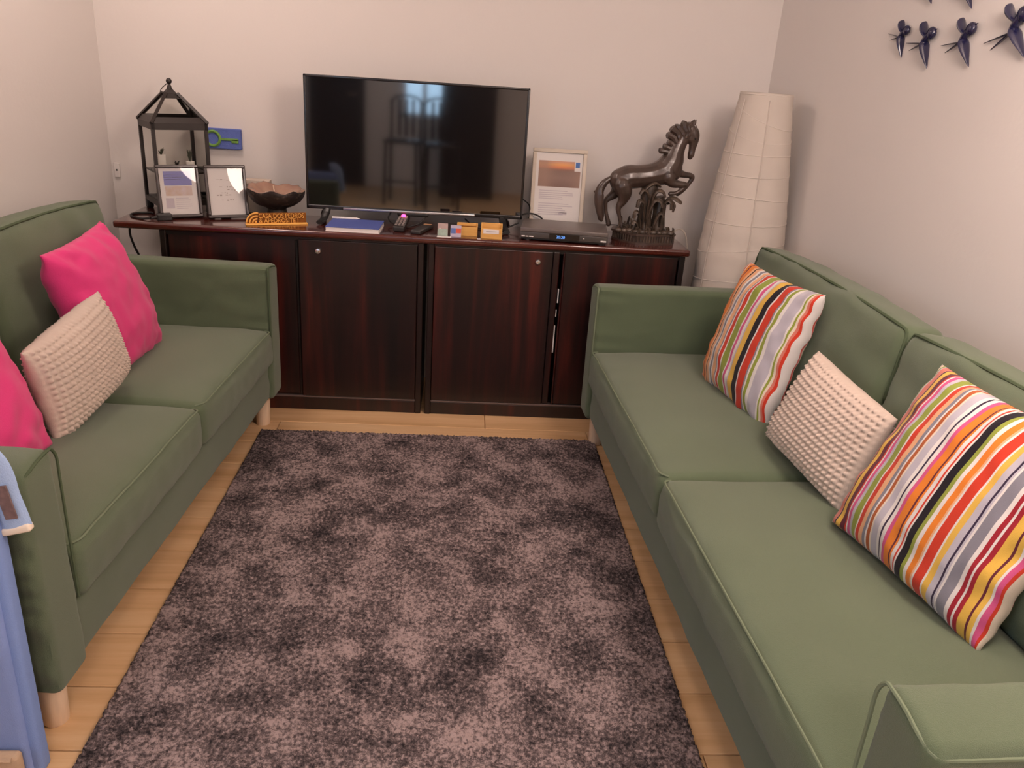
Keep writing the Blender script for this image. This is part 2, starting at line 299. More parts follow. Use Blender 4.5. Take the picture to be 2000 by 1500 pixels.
# ------------------------------------------------------------------ sofas
def wob(p, s, a): return a * noise.noise(Vector(p) * s)
def sofa(label, loc, rz, WD, D, hA, hB, seed):
    t = thing('sofa', label, 'sofa', loc, rz)
    at = .125; off = Vector((seed * 7.1, 0, 0))
    def fold(w, u):
        w = list(w); w[1] += wob((w[0] + off.x, w[1], w[2] * 2), 9, .004); return w
    put('base', MB().rbox((at - .02, .018, .13), (WD - at + .02, D - .10, .284), .018, 2, (40, 4, 4), fold), m_green, t)
    for s in (0, 1):
        x0 = 0 if s == 0 else WD - at; sg = -1 if s == 0 else 1                # sg: outward direction
        def fa(w, u, sg=sg):
            w = np.array(w); k = max(0, w[2] / (hA / 2 - .065)) if w[2] > 0 else 0
            w[2] -= .012 * max(0, sg * u[0]) * (w[2] > .2); w[0] += sg * .006 * u[2]
            d = wob((w[0] * 2 + seed, w[1] * 3, w[2] * 3), 5, .005); w[0] += d
            # gathers near the front edge
            g = math.exp(-((u[1] + 1) / .25) ** 2); w[0] += sg * g * .0035 * math.sin(w[2] * 95 + 3 * math.sin(w[2] * 21)) * (abs(u[0]) > .9)
            return w
        arm = put('armrest', MB().rbox((x0, 0, .128), (x0 + at, D - .01, hA), .022, 3, (3, 26, 40), fa), m_green, t)
        xi, xo = (x0 + at, x0) if s == 0 else (x0, x0 + at)
        e = .004; dz = .012
        path = [(xi - sg * .006 + sg * .004, .002, z) for z in np.linspace(.30, hA - .03, 8)]
        path += [(xi + sg * .008, .000 + e, hA - .008), (xi + sg * .022, e, hA - .004), (x0 + at / 2, e, hA - .008), (xo - sg * .03, e, hA - .016), (xo - sg * .002, .012, hA - .024), (xo + sg * .004, .04, hA - .024)]
        path += [(xo + sg * .0045 + wob((seed, yy, 0), 5, .002), yy, hA - .024) for yy in np.linspace(.1, D - .03, 8)]
        put('piping', MB().tube(smoothpath(path, 3), .0033, 6), m_pipe if loc[0] < 0 else m_pipe2, arm)  # right sofa arms get paler piping, their brighter light put into the colour
    put('backrest', MB().rbox((at - .01, D - .13, .128), (WD - at + .01, D, .70), .03, 2, (8, 2, 6)), m_green, t)
    mid = WD / 2
    for s in (0, 1):
        xa, xb = (at + .004, mid - .002) if s == 0 else (mid + .002, WD - at - .004)
        def fs(w, u, s=s):
            w = np.array(w); c_ = (1 - u[0] ** 4) * (1 - u[1] ** 4)
            if u[2] > 0: w[2] += .024 * c_ * u[2]; 
            w[2] += wob((w[0] * 1.0 + seed + s * 3, w[1] * 1.6, 0), 4, .006) * (u[2] > 0)
            if u[1] < -.5: w[1] -= .012 * (1 - u[2] ** 2) * (1 - u[0] ** 4) + wob((w[0] * 3, seed + s, w[2] * 5), 6, .004)
            w[2] += .012 * max(0, -u[2]) * max(0, -u[1] - .7) 
            return w
        cu = put('seat_cushion', MB().rbox((xa, -.006, .280), (xb, .58, .425), .03, 3, (36, 26, 6), fs), m_green, t)
        zt = .4215
        p_ = [(xa + .010, .022, zt - .001)] + [(x, -.002 + wob((x * 3, seed + s, 0), 5, .002), zt + .0035 + wob((x * 1.0 + seed + s * 3, -.3, 0), 3, .003)) for x in np.linspace(xa + .03, xb - .03, 14)] + [(xb - .010, .022, zt - .001)]
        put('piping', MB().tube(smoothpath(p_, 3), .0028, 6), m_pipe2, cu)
        h_ = hB - .415; th = .15
        def fb(w, u, s=s):
            w = np.array(w); c_ = (1 - abs(u[0]) ** 3) * (1 - abs(u[2]) ** 3)
            w[1] += (.03 if u[1] > 0 else -.035) * c_ * abs(u[1])
            w[2] += .014 * (1 - u[0] ** 2) * (u[2] > .5) + wob((w[0] * 2 + seed, s, 1), 4, .006) * max(0, u[2])
            w[1] += wob((w[0] * 2 + seed + s, w[2] * 3, 2), 5, .010); w[1] *= 1 - .12 * max(0, u[2])
            return w
        X_ = Matrix.Translation(((xa + xb) / 2, .525 + th / 2, .415)) @ Matrix.Rotation(math.radians(-7.5), 4, 'X')
        hx = (xb - xa) / 2 - .002
        cb = put('back_cushion', MB().rbox((-hx, -th / 2, 0), (hx, th / 2, h_), .035, 3, (26, 5, 18), fb, xf=X_), m_green, t)
        yy = -th / 2 * .88
        p_ = [(-hx + .0, yy + .012, h_ * .55), (-hx + .002, yy + .010, h_ * .85), (-hx + .012, yy + .012, h_ - .016)] + [(x, yy + .008 , h_ - .008 + .014 * (1 - (x / hx) ** 2)) for x in np.linspace(-hx + .04, hx - .04, 11)] + [(hx - .012, yy + .012, h_ - .016), (hx - .002, yy + .010, h_ * .85), (hx, yy + .012, h_ * .55)]
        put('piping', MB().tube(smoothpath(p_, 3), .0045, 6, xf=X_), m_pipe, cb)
    for lx in (.075, WD - .075):
        for ly in (.065, D - .07):
            put('leg', MB().lathe([(.025, 0), (.027, .003), (.032, .135)], 20, capb=True, capt=True, xf=Matrix.Translation((lx, ly, 0))), m_birch, t)
    return t
angL = math.atan2(1.765, .095)
sofa('green two-seat sofa along the left wall with pink cushions', (-.800, -2.215, 0), angL, 1.7676, .755, .668, .885, 1)
angR = math.atan2(-2.32, .093)
sofa('green sofa along the right wall with striped cushions', (.525, -.530, 0), angR, 2.322, .755, .672, .862, 5)

# ------------------------------------------------------------------ cushions
def pillow(name, label, cnr, T, m, grp, nu=60, nv=60, tex=None, pinch=.05, seed=0, stripes=None, wr=.006, bulge=0, expo=.5, sag=0):
    tl, tr, br, bl = [np.array(c, float) for c in cnr]; ctr = (tl + tr + br + bl) / 4
    ux = (tr + br - tl - bl); uy = (tl + tr - bl - br); nn = np.cross(ux, uy); nn /= np.linalg.norm(nn); lx = np.linalg.norm(ux) / 2; ly = np.linalg.norm(uy) / 2
    def P_(u, v, side):
        k = pinch; ue = u * (1 - k * (1 - v * v) * abs(u) ** 2); ve = v * (1 - k * (1 - u * u) * abs(v) ** 2)
        if bulge: ue += bulge * (1 - v * v) * max(0, u) ** 2
        a, b2 = (ue + 1) / 2, (ve + 1) / 2; p = bl * (1 - a) * (1 - b2) + br * a * (1 - b2) + tr * a * b2 + tl * (1 - a) * b2
        t = T / 2 * max(0, (1 - abs(u) ** 2.6) * (1 - abs(v) ** 2.6)) ** expo * (1 - sag * v)
        edge = max(abs(u), abs(v)); w = wr * noise.noise(Vector((u * lx * 9 + seed, v * ly * 9, side * 3))) * (.4 + edge * edge)
        ew = wr * .9 * noise.noise(Vector((u * 14 * lx + seed, v * 14 * ly, 9))) * edge ** 6
        q = p + nn * (side * t + (side * w if edge < .999 else 0) + ew)
        if tex and edge < .999: q = q + nn * side * tex(u * lx / 2, v * ly / 2) * min(1, (1 - edge) * 12)
        return q
    vs = []; fs = []; cols = []; id_ = {}
    for side in (1, -1):
        for j in range(nv + 1):
            for i in range(nu + 1):
                bd = i in (0, nu) or j in (0, nv)
                if side == -1 and bd: id_[side, i, j] = id_[1, i, j]; continue
                id_[side, i, j] = len(vs); vs.append(P_(2 * i / nu - 1, 2 * j / nv - 1, side))
        for j in range(nv):
            for i in range(nu):
                q = [id_[side, i, j], id_[side, i + 1, j], id_[side, i + 1, j + 1], id_[side, i, j + 1]]; fs.append(q if side == 1 else q[::-1])
                if stripes: cols.append(stripes[min(len(stripes) - 1, int(i / nu * len(stripes)))])
    base = ctr.copy(); base[2] = min(v_[2] for v_ in vs)
    me = bpy.data.meshes.new(name); me.from_pydata([tuple(v_ - base) for v_ in vs], [], fs)
    o = put(name, me, m, angle=0); o.location = base
    if stripes:
        at_ = me.color_attributes.new('stripes', 'FLOAT_COLOR', 'CORNER'); at_.data.foreach_set('color', np.repeat(np.array([(*c, 1) for c in cols]), 4, 0).ravel().astype(np.float32))
    tag(o, label, 'cushion', grp); return o
m_stripe = mat('striped_cotton', (.5, .5, .5), .85, .15, bump=.25, bscale=700, sheen=.15)
a_ = m_stripe.node_tree.nodes.new('ShaderNodeAttribute'); a_.attribute_name = 'stripes'; m_stripe.node_tree.links.new(a_.outputs['Color'], m_stripe.node_tree.nodes['Principled BSDF'].inputs['Base Color'])
PAL = dict(c='#ecdcc8', w='#ece6e2', o='#ef8a34', p='#f0b78c', r='#d8432e', R='#a92b38', k='#231c24', n='#3d3148', y='#edbf57', g='#9aa548', G='#8f8d98', l='#c6c1cc', s='#d98272', m='#6b2f3c', i='#dc5f92', b='#b8653a')
def stripes(spec):
    out = []
    i = 0
    while i < len(spec):
        out += [tuple(.80 * x for x in lin(PAL[spec[i]]))] * int(spec[i + 1]); i += 2
    return out
SA = stripes('c2r1c1o2m1o4p2k1p3w2G2w1p3G1w1r3w1g5w1i2w2l1y4k4w1r4G2w1g2w2l7w1g1c1s1r1w1')
SB = stripes('c2g1l1s3n2y3m2r2w1i2l2g4w1r3p2G3w1b2c1l4w2n1w2i2o4m1o1w1r2w1k4g2w2o3p1w1r5w1y3l3n1l1w1G5w2R2w1R2y4m1y2w1i2r1c1')
SB = SB[:4] + SB[4:]
GS = 'striped cushions on the right sofa'
pillow('striped_cushion', 'multicolour striped cushion beside the far arm of the right sofa', [(.993, -.93, .862), (1.085, -1.338, .860), (.968, -1.362, .425), (.885, -.93, .432)], .15, m_stripe, GS, nu=len(SA), nv=56, seed=2, stripes=SA, wr=.010)
pillow('striped_cushion', 'large multicolour striped cushion leaning by the near arm of the right sofa', [(1.118, -1.91, .856), (1.212, -2.357, .845), (1.023, -2.40, .436), (.925, -1.94, .452)], .16, m_stripe, GS, nu=len(SB), nv=64, seed=7, stripes=SB, wr=.010)
m_pink = mat('pink_cotton', '#dc3d7e', .85, .15, bump=.3, bscale=600, sheen=.2)
GP = 'pink cushions on the left sofa'
pillow('pink_cushion', 'hot pink cushion leaning at the far end of the left sofa', [(-1.195, -1.25, .842), (-1.21, -.80, .858), (-1.050, -.79, .432), (-1.071, -1.238, .425)], .17, m_pink, GP, seed=11, wr=.012, bulge=.10)
pillow('pink_cushion', 'hot pink cushion cut by the left edge beside the near sofa arm', [(-1.225, -2.01, .80), (-1.20, -1.60, .80), (-1.04, -1.64, .435), (-1.06, -2.045, .435)], .17, m_pink, GP, seed=15, wr=.012)
m_knit = mat('knitted_wool', '#c8b7aa', .9, .1, bump=.2, bscale=500, sheen=.2)
def bob(x, y):
    c_ = .0172; return .0092 * (math.sin(math.pi * x / c_) * math.sin(math.pi * y / c_)) ** 2 - .002
GK = 'cream knitted cushions'
pillow('knitted_cushion', 'cream bobble-knit cushion in front of pink cushion on left sofa', [(-1.066, -1.656, .695), (-1.035, -1.275, .752), (-1.000, -1.214, .485), (-1.035, -1.622, .425)], .13, m_knit, GK, nu=200, nv=130, tex=bob, seed=21, wr=.004, pinch=.03)
pillow('knitted_cushion', 'cream bobble-knit cushion between the two striped cushions on right sofa', [(1.030, -1.482, .735), (1.068, -1.878, .700), (.985, -1.872, .432), (.925, -1.480, .465)], .13, m_knit, GK, nu=200, nv=130, tex=bob, seed=25, wr=.004, pinch=.03)

# ------------------------------------------------------------------ sideboard: two cabinets and one long worktop
HC = .777; YT = -.385; YFc = -.368; YBk = -.045
def cabinet(label, x0, x1, doors, knob, extra):
    t = thing('cabinet', label, 'cabinet', (x0, YFc, 0)); Wc = x1 - x0; zt = HC - .028; D = YBk - YFc
    b = MB(); b.rbox((0, 0, 0), (.024, D, zt), .004, 1); b.rbox((Wc - .024, 0, 0), (Wc, D, zt), .004, 1); b.box((.024, .02, .05), (Wc - .024, D, .07)); b.box((.024, D - .01, .07), (Wc - .024, D, zt)); b.box((.024, .012, zt - .02), (Wc - .024, D, zt))
    put('carcass', b, m_mahodark, t, smooth=False)
    put('plinth', MB().rbox((.024, .006, 0), (Wc - .024, .024, .056), .002, 1), m_maho, t, smooth=False)
    put('rail', MB().rbox((.024, .004, .057), (Wc - .024, .03, .064), .0015, 1), m_rail, t, smooth=False)
    put('rail', MB().box((.024, .004, zt - .010), (Wc - .024, .03, zt)), m_mahodark, t, smooth=False)
    for a, c_, yy in doors:
        dd = put('door', MB().rbox((a - x0, yy, .066), (c_ - x0, yy + .016, zt - .011), .003, 1), m_maho, t, smooth=False)
        if knob and a < knob < c_:
            kx = knob - x0
            X_ = Matrix.Translation((kx, yy, .695)) @ Matrix.Rotation(math.pi / 2, 4, 'X')
            put('lock', MB().lathe([(.0125, -.001), (.0125, .006), (.010, .0095), (.004, .0105), (.0035, .0085)], 20, xf=X_, capt=True), m_chrome, dd)
    for a, c_, yy in extra: put('stile', MB().rbox((a - x0, yy, .066), (c_ - x0, yy + .018, zt - .011), .004, 1), m_maho, t, smooth=False)
    return t
m_rail = mat('door_rail', (.16, .12, .11), .35, metal=.4)
cabinet('dark mahogany sliding-door cabinet, left half of the sideboard', -1.176, -.140, [(-1.150, -.648, .016), (-.640, -.166, .001)], -.561, [(-.655, -.641, .012)])
c2 = cabinet('dark mahogany sliding-door cabinet with white-lined gap, right half of the sideboard', -.122, .930, [(-.096, .384, .001), (.434, .902, .010)], .323, [(.386, .413, .008), (.426, .434, .004)])
put('paper_edge', MB().box((.414 - (-.122), .022, .30), (.4195 - (-.122), .03, .42)).box((.416 - (-.122), .022, .46), (.4195 - (-.122), .03, .49)).box((.418 - (-.122), .022, .52), (.4225 - (-.122), .03, .58)), m_white, c2, smooth=False)
wt = put('worktop', MB().rbox((-1.345, YT, HC - .028), (.944, YBk, HC), .010, 3, (4, 1, 1)), m_mahotop)
tag(wt, 'long reddish mahogany worktop lying across both cabinets', 'worktop')

# ------------------------------------------------------------------ television
tv = thing('television', 'black flat-screen television standing in the middle of the sideboard', 'television', (-.188, -.165, HC), math.radians(0))
m_tvframe = mat('tv_bezel', (.012, .010, .010), .25, coat=.3)
m_screen = mat('tv_screen', (.004, .004, .005), .05, spec=.5, ior=2.3)
z0, z1, hw = .052, .575, .4485
b = MB()
for a, c_ in (((-hw, -.012, z0), (hw, .012, z0 + .016)), ((-hw, -.012, z1 - .010), (hw, .012, z1)), ((-hw, -.012, z0), (-hw + .010, .012, z1)), ((hw - .010, -.012, z0), (hw, .012, z1))): b.rbox(a, c_, .003, 2)
put('bezel', b, m_tvframe, tv)
put('screen', MB().box((-hw + .009, -.008, z0 + .015), (hw - .009, .004, z1 - .009)), m_screen, tv, smooth=False)
put('back_housing', MB().rbox((-hw + .004, .004, z0 + .004), (hw - .004, .03, z1 - .004), .008, 2).rbox((-.30, .02, z0 + .01), (.30, .065, .34), .02, 2), m_black, tv)
put('bezel_glint', MB().rbox((-hw + .15, -.0145, z0 + .0015), (hw - .2, -.011, z0 + .011), .0015, 1), mat('glint_silver', (.55, .53, .53), .3, metal=1), tv)  # silver strip put in for the reflection along the lower bezel
for fx in (-.365, .365):
    s = 1 if fx > 0 else -1
    f_ = MB(); f_.tube(smoothpath([(fx, 0, z0 + .006), (fx + .004 * s, -.02, .034), (fx + s * .01, -.055, .016), (fx + s * .018, -.095, .0112)], 4), [.016] * 12 + [.015], 8, flat=.6)
    f_.tube(smoothpath([(fx, 0, z0 + .006), (fx + s * .02, .03, .034), (fx + s * .028, .07, .011)], 4), .012, 8, flat=.7)
    put('foot', f_, m_black, tv)
put('logo_nub', MB().rbox((-.075, -.014, .040), (.055, 0, z0 + .004), .006, 2), m_black, tv)
put('power_light', MB().sphere((-.048, -.017, .041), .0085, 12, (1.3, .7, 1)), mat('red_light', (.3, .01, .05), .3, emit=(1.0, .05, .22), estr=5), tv)

# ------------------------------------------------------------------ cables
def cable(label, pts, r, m, name='cable'):
    o = put(name, MB().tube(smoothpath(pts, 6), r, 8), m); return tag(o, label, 'cable')
z = HC + .004
cable('black cable looping below the red light of the television', [(-.29, -.155, z + .05), (-.30, -.165, z + .02), (-.27, -.20, z + .004), (-.22, -.21, z), (-.17, -.19, z + .012), (-.14, -.165, z + .045)], .0035, m_cable)
cable('black cable looped on the worktop beside the lantern', [(-1.212, -.342, HC + .009), (-1.25, -.335, z), (-1.298, -.30, z), (-1.318, -.255, z), (-1.30, -.22, z), (-1.262, -.205, z), (-1.245, -.215, z)], .0045, m_cable)
cable('black cable hanging under the left end of the worktop', [(-1.305, -.32, HC - .031), (-1.308, -.315, .71), (-1.302, -.30, .66), (-1.285, -.28, .58), (-1.27, -.27, .40), (-1.26, -.25, .15), (-1.25, -.22, .006)], .0045, m_cable)
cable('thin black cable under the right half of the television', [(.02, -.125, z + .03), (.06, -.15, z + .004), (.11, -.185, z), (.16, -.20, z + .002), (.205, -.17, z + .012), (.25, -.15, z + .03)], .0032, m_cable)
cable('black cable behind the television arching onto the receiver', [(.262, -.12, HC + .13), (.295, -.09, HC + .10), (.30, -.075, HC + .05), (.285, -.085, HC + .02)], .0028, m_cable)
cable('grey cable curving down behind the receiver below the white picture frame', [(.245, -.10, HC + .055), (.30, -.10, HC + .068), (.345, -.105, HC + .055), (.375, -.095, HC + .02), (.40, -.09, z)], .0035, m_cable)
cable('thin cable running along worktop behind the horse statue', [(.55, -.062, z + .022), (.62, -.06, z + .024), (.70, -.058, z + .026), (.78, -.055, z + .012), (.85, -.055, z)], .0022, m_cable)
cable('thin white lamp cable arching past the right end of the worktop', [(.935, -.06, HC + .004), (.965, -.075, HC + .030), (.990, -.10, HC + .015), (1.003, -.12, HC - .06), (.995, -.10, .60), (.985, -.08, .4), (.985, -.07, .15), (1.02, -.06, .008)], .003, m_wcable)

# ------------------------------------------------------------------ lantern with plants
La = .576; Lw = .204; FLp = Vector((-1.213, -.225, 0)); ex = Vector((math.cos(La), math.sin(La), 0)); ey = Vector((-math.sin(La), math.cos(La), 0))
cen = FLp + ex * Lw / 2 + ey * Lw / 2
lan = thing('lantern', 'tall black metal glass lantern with pointed roof at the left end', 'lantern', (cen.x, cen.y, HC), La)
h = Lw / 2; zb, ze, za = .044, .358, .493; p = .0065
fr = MB()
for sx in (-1, 1):
    for sy in (-1, 1):
        fr.box((sx * h - p, sy * h - p, zb), (sx * h + p, sy * h + p, ze))
for zz, hh in ((zb, .010), (ze - .012, .013)):
    for s in (-1, 1):
        fr.box((-h - p, s * h - p, zz - hh), (h + p, s * h + p, zz + hh)); fr.box((s * h - p, -h - p, zz - hh), (s * h + p, h + p, zz + hh))
put('frame', fr, m_blackmetal, lan, smooth=False)
put('floor_plate', MB().box((-h, -h, zb - .006), (h, h, zb)), m_blackmetal, lan, smooth=False)
for sx in (-1, 1):
    for sy in (-1, 1): put('foot', MB().rbox((sx * (h - .006) - .014, sy * (h - .006) - .014, 0), (sx * (h - .006) + .014, sy * (h - .006) + .014, zb - .005), .004, 1), m_black, lan)
rf = MB(); kc = .20; zt_ = ze + (za - ze) * (1 - kc)
hp = h + p
for i in range(4):
    R_ = Matrix.Rotation(i * math.pi / 2, 4, 'Z')
    rf.tube([(hp, hp, ze), (hp * kc, hp * kc, zt_)], .0085, 4, xf=R_)
    rf.add([(-hp, -hp, ze), (hp, -hp, ze), (hp - .016, -hp + .016, ze + .022), (-hp + .016, -hp + .016, ze + .022)], [(0, 1, 2, 3)], R_)
    q = .52; e_ = hp * (1 - .52)
    rf.add([(-hp * kc * 1.7, -hp * kc * 1.7, ze + (za - ze) * (1 - kc * 1.7)), (hp * kc * 1.7, -hp * kc * 1.7, ze + (za - ze) * (1 - kc * 1.7)), (0, 0, za)], [(0, 1, 2)], R_)
rf.lathe([(.012, za - .012), (.007, za + .002), (.005, za + .008)], 12); rf.sphere((0, 0, za + .018), .0115, 14)
rf.tube(smoothpath([(-.004, 0, za + .012), (-.03, .004, za - .012), (-.036, .006, za - .035)], 4), .0018, 6)
put('roof', rf, m_blackmetal, lan, smooth=False)
for i in range(4):
    R_ = Matrix.Rotation(i * math.pi / 2, 4, 'Z')
    put('pane', MB().add([(-h + p, -h, zb + .009), (h - p, -h, zb + .009), (h - p, -h, ze - .024), (-h + p, -h, ze - .024)], [(0, 1, 2, 3)], R_), m_lglass, lan, smooth=False)
    put('roof_pane', MB().add([(-hp, -hp, ze), (hp, -hp, ze), (hp * kc, -hp * kc, zt_), (-hp * kc, -hp * kc, zt_)], [(0, 1, 2, 3)], R_), m_lglass, lan, smooth=False)
SH = .165
put('shelf', MB().box((-h + .004, -h + .004, SH - .005), (h - .004, h - .004, SH)), m_blackmetal, lan, smooth=False)
m_pot = mat('white_ceramic', (.92, .88, .82), .35, .5); m_dpot = mat('dark_pot', (.03, .024, .02), .5); m_leaf = mat('grey_green_leaf', (.07, .075, .05), .6, var=.4, vscale=60)
def wpos(lx_, ly_, lz): v_ = cen + ex * lx_ + ey * ly_; return (v_.x, v_.y, HC + lz)
def plant(name, label, pos, prof, m, leaves, lh, spread, seed, lm):
    t = thing(name, label, 'plant pot', pos, group=None); put('pot', MB().lathe(prof, 18, capb=True, capt=True), m, t)
    r2 = random.Random(seed); b = MB(); zt2 = prof[-1][1]
    for i in range(leaves):
        a = r2.random() * 6.28; s = spread * (.4 + .6 * r2.random()); hh = lh * (.5 + .5 * r2.random())
        b.tube(smoothpath([(0, 0, zt2 - .002), (math.cos(a) * s * .4, math.sin(a) * s * .4, zt2 + hh * .6), (math.cos(a) * s, math.sin(a) * s, zt2 + hh)], 3), [.002, .003, .0045, .005, .004, .003, .001], 5, flat=.5)
    put('leaves', b, lm, t)
plant('potted_plant', 'tall white cylinder pot with small sprig inside the lantern', wpos(-.062, -.030, SH), [(.015, 0), (.016, .004), (.0165, .066), (.0145, .067), (.0145, .062)], m_pot, 5, .035, .014, 1, m_leaf)
plant('potted_plant', 'tiny dark potted succulent in the middle of the lantern', wpos(.002, -.004, SH), [(.010, 0), (.013, .020), (.0115, .0205), (.011, .018)], m_dpot, 9, .022, .013, 2, m_dpot)
plant('potted_plant', 'short white pot with trailing plant inside the lantern', wpos(.060, .010, SH), [(.016, 0), (.0165, .003), (.017, .032), (.015, .033), (.015, .03)], m_pot, 12, .055, .012, 3, m_leaf)
# small adaptor beside the lantern
ad_ = thing('power_adaptor', 'small black power adaptor behind the left picture frame', 'adaptor', (-1.165, -.318, HC), .5)
put('body', MB().rbox((-.03, -.018, 0), (.025, .018, .026), .004, 2), m_black, ad_); put('plug_tail', MB().tube([(-.03, 0, .012), (-.05, 0, .009)], [.006, .004], 8), m_black, ad_)

# ------------------------------------------------------------------ picture frames
m_frame = mat('dark_frame_wood', (.032, .020, .017), .4, coat=.15)
def picframe(name, label, xf, w, h, bw, fd, mf, papers, easel=True):
    t = bpy.data.objects.new(name, None); C.objects.link(t); t.empty_display_size = .05; t.matrix_world = xf; tag(t, label, 'picture frame')
    b = MB()
    for a, c_ in (((-w / 2, -fd, 0), (w / 2, 0, bw)), ((-w / 2, -fd, h - bw), (w / 2, 0, h)), ((-w / 2, -fd, bw), (-w / 2 + bw, 0, h - bw)), ((w / 2 - bw, -fd, bw), (w / 2, 0, h - bw))): b.rbox(a, c_, .003, 1)
    put('moulding', b, mf, t, smooth=False)
    put('back_board', MB().box((-w / 2 + .004, -.004, .004), (w / 2 - .004, .002, h - .004)), m_black, t, smooth=False)
    pa = put('paper', MB().box((-w / 2 + bw * .8, -.0055, bw * .8), (w / 2 - bw * .8, -.0045, h - bw * .8)), m_white, t, smooth=False)
    for nm, rects, m in papers:
        b = MB()
        for (x0, x1, z0_, z1_) in rects: b.box((x0, -.0062, z0_), (x1, -.0056, z1_))
        q_ = put(nm, b, m, pa, smooth=False)
        if nm in ('text_lines', 'handwriting'): q_['kind'] = 'stuff'
    put('glass', MB().add([(-w / 2 + bw * .8, -.0085, bw * .8), (w / 2 - bw * .8, -.0085, bw * .8), (w / 2 - bw * .8, -.0085, h - bw * .8), (-w / 2 + bw * .8, -.0085, h - bw * .8)], [(0, 1, 2, 3)]), m_glass, t, smooth=False)
    if easel: put('easel_leg', MB().box((-.02, .0, .0), (.02, .004, h * .62), Matrix.Translation((0, .002, h * .62)) @ Matrix.Rotation(math.radians(32), 4, 'X') @ Matrix.Translation((0, 0, -h * .62))), m_black, t, smooth=False)
    return t
def lean(p0, ang, tilt): return Matrix.Translation(p0) @ Matrix.Rotation(ang, 4, 'Z') @ Matrix.Rotation(-tilt, 4, 'X')
m_pblue = mat('print_lilac', '#8f8fc4', .7); m_ptan = mat('print_tan', '#cdb59f', .7, var=.4, vscale=40, c2='#d9cdd0'); m_pgrey = mat('print_grey', '#c9c0c6', .7); m_ink = mat('faint_ink', '#a3978f', .7)
r2 = random.Random(3)
def lines(x0, x1, zs, hgt=.0022): return [(x0, x0 + (x1 - x0) * (.6 + .4 * r2.random()), z_, z_ + hgt) for z_ in zs]
picframe('picture_frame', 'black framed leaflet with lilac heading, in front of the lantern', lean((-1.118, -.262, HC + .003), .495, math.radians(12)), .163, .204, .012, .018, m_frame,
         [('heading_print', [(-.052, .052, .125, .180)], m_pblue), ('map_print', [(-.050, .05, .085, .122)], m_ptan), ('text_lines', lines(-.015, .055, [.074, .066, .058, .05, .042, .034]) + lines(-.05, .03, [.165, .156, .147]), m_pgrey), ('photo_print', [(-.052, -.022, .036, .076)], m_pgrey)])
marks = []
for zz in (.148, .120, .108, .096, .088, .068):
    xx = -.04 + r2.random() * .02
    for k in range(5):
        w_ = .003 + r2.random() * .008
        if r2.random() < .75: marks.append((xx, xx + w_, zz + r2.random() * .004, zz + .003 + r2.random() * .003))
        xx += w_ + .004
picframe('picture_frame', 'black framed white page with faint handwriting, left of the stone bowl', lean((-.943, -.222, HC + .003), .440, math.radians(13.2)), .160, .208, .012, .018, m_frame, [('handwriting', marks, m_ink)])
# white frame with the sunset
m_sun = bpy.data.materials.new('sunset_photo'); m_sun.use_nodes = True; nt = m_sun.node_tree; b_ = nt.nodes['Principled BSDF']; L = nt.links
tc = nt.nodes.new('ShaderNodeTexCoord'); sp = nt.nodes.new('ShaderNodeSeparateXYZ'); L.new(tc.outputs['Generated'], sp.inputs[0])
ra = nt.nodes.new('ShaderNodeValToRGB'); L.new(sp.outputs['Z'], ra.inputs[0]); cr = ra.color_ramp
cr.elements[0].position = 0; cr.elements[0].color = (*lin('#84655c'), 1); cr.elements[1].position = 1; cr.elements[1].color = (*lin('#d3a490'), 1)
for p_, c_ in ((.35, '#9a7c70'), (.60, '#8f7468'), (.68, '#a0705e'), (.74, '#dd8a5c'), (.86, '#efb06a')): cr.elements.new(p_).color = (*lin(c_), 1)
gx = nt.nodes.new('ShaderNodeMath'); gx.operation = 'SUBTRACT'; gx.inputs[1].default_value = .58; L.new(sp.outputs['X'], gx.inputs[0]); g2 = nt.nodes.new('ShaderNodeMath'); g2.operation = 'MULTIPLY'; L.new(gx.outputs[0], g2.inputs[0]); L.new(gx.outputs[0], g2.inputs[1])
mr2 = nt.nodes.new('ShaderNodeMapRange'); mr2.inputs[1].default_value = 0; mr2.inputs[2].default_value = .16; mr2.inputs[3].default_value = 0; mr2.inputs[4].default_value = .75; L.new(g2.outputs[0], mr2.inputs[0])
mx = nt.nodes.new('ShaderNodeMix'); mx.data_type = 'RGBA'; L.new(mr2.outputs[0], mx.inputs[0]); L.new(ra.outputs[0], mx.inputs[6]); mx.inputs[7].default_value = (*lin('#a98878'), 1); L.new(mx.outputs[2], b_.inputs['Base Color']); b_.inputs['Roughness'].default_value = .5
m_logo = mat('logo_blue', '#4a78b8', .6)
XF = Matrix.Translation((.4155, -.075, HC + .001)) @ Matrix.Rotation(0, 4, 'Z') @ Matrix.Rotation(math.radians(-5), 4, 'X')
wf = picframe('picture_frame', 'white framed sunset photo with text, leaning behind the receiver', XF, .233, .338, .016, .016, m_cream,
         [('sunset_photo', [(-.088, .092, .180, .288)], m_sun), ('text_lines', lines(-.08, .085, [.162, .153, .145, .137, .129], .003) + lines(-.08, .07, [.108, .098, .089, .080, .071, .062], .003) + [(.01, .045, .064, .074), (.0, .10, .02, .022)], m_pgrey)])
pa = [c for c in wf.children if c.name.startswith('paper')][0]
lg = put('logo', MB().box((.066, -.0070, .248), (.092, -.0063, .292)), m_white, pa, smooth=False)
lg.data.materials.append(m_logo)
b = MB(); b.box((.066, -.0070, .248), (.092, -.0063, .292)); lgb = MB(); lgb.box((.070, -.0076, .264), (.088, -.0071, .286))
lg.data.clear_geometry(); b.add(lgb.v, lgb.f); lg.data.from_pydata(b.v, [], b.f)
for i, pl in enumerate(lg.data.polygons): pl.material_index = 0 if i < 6 else 1

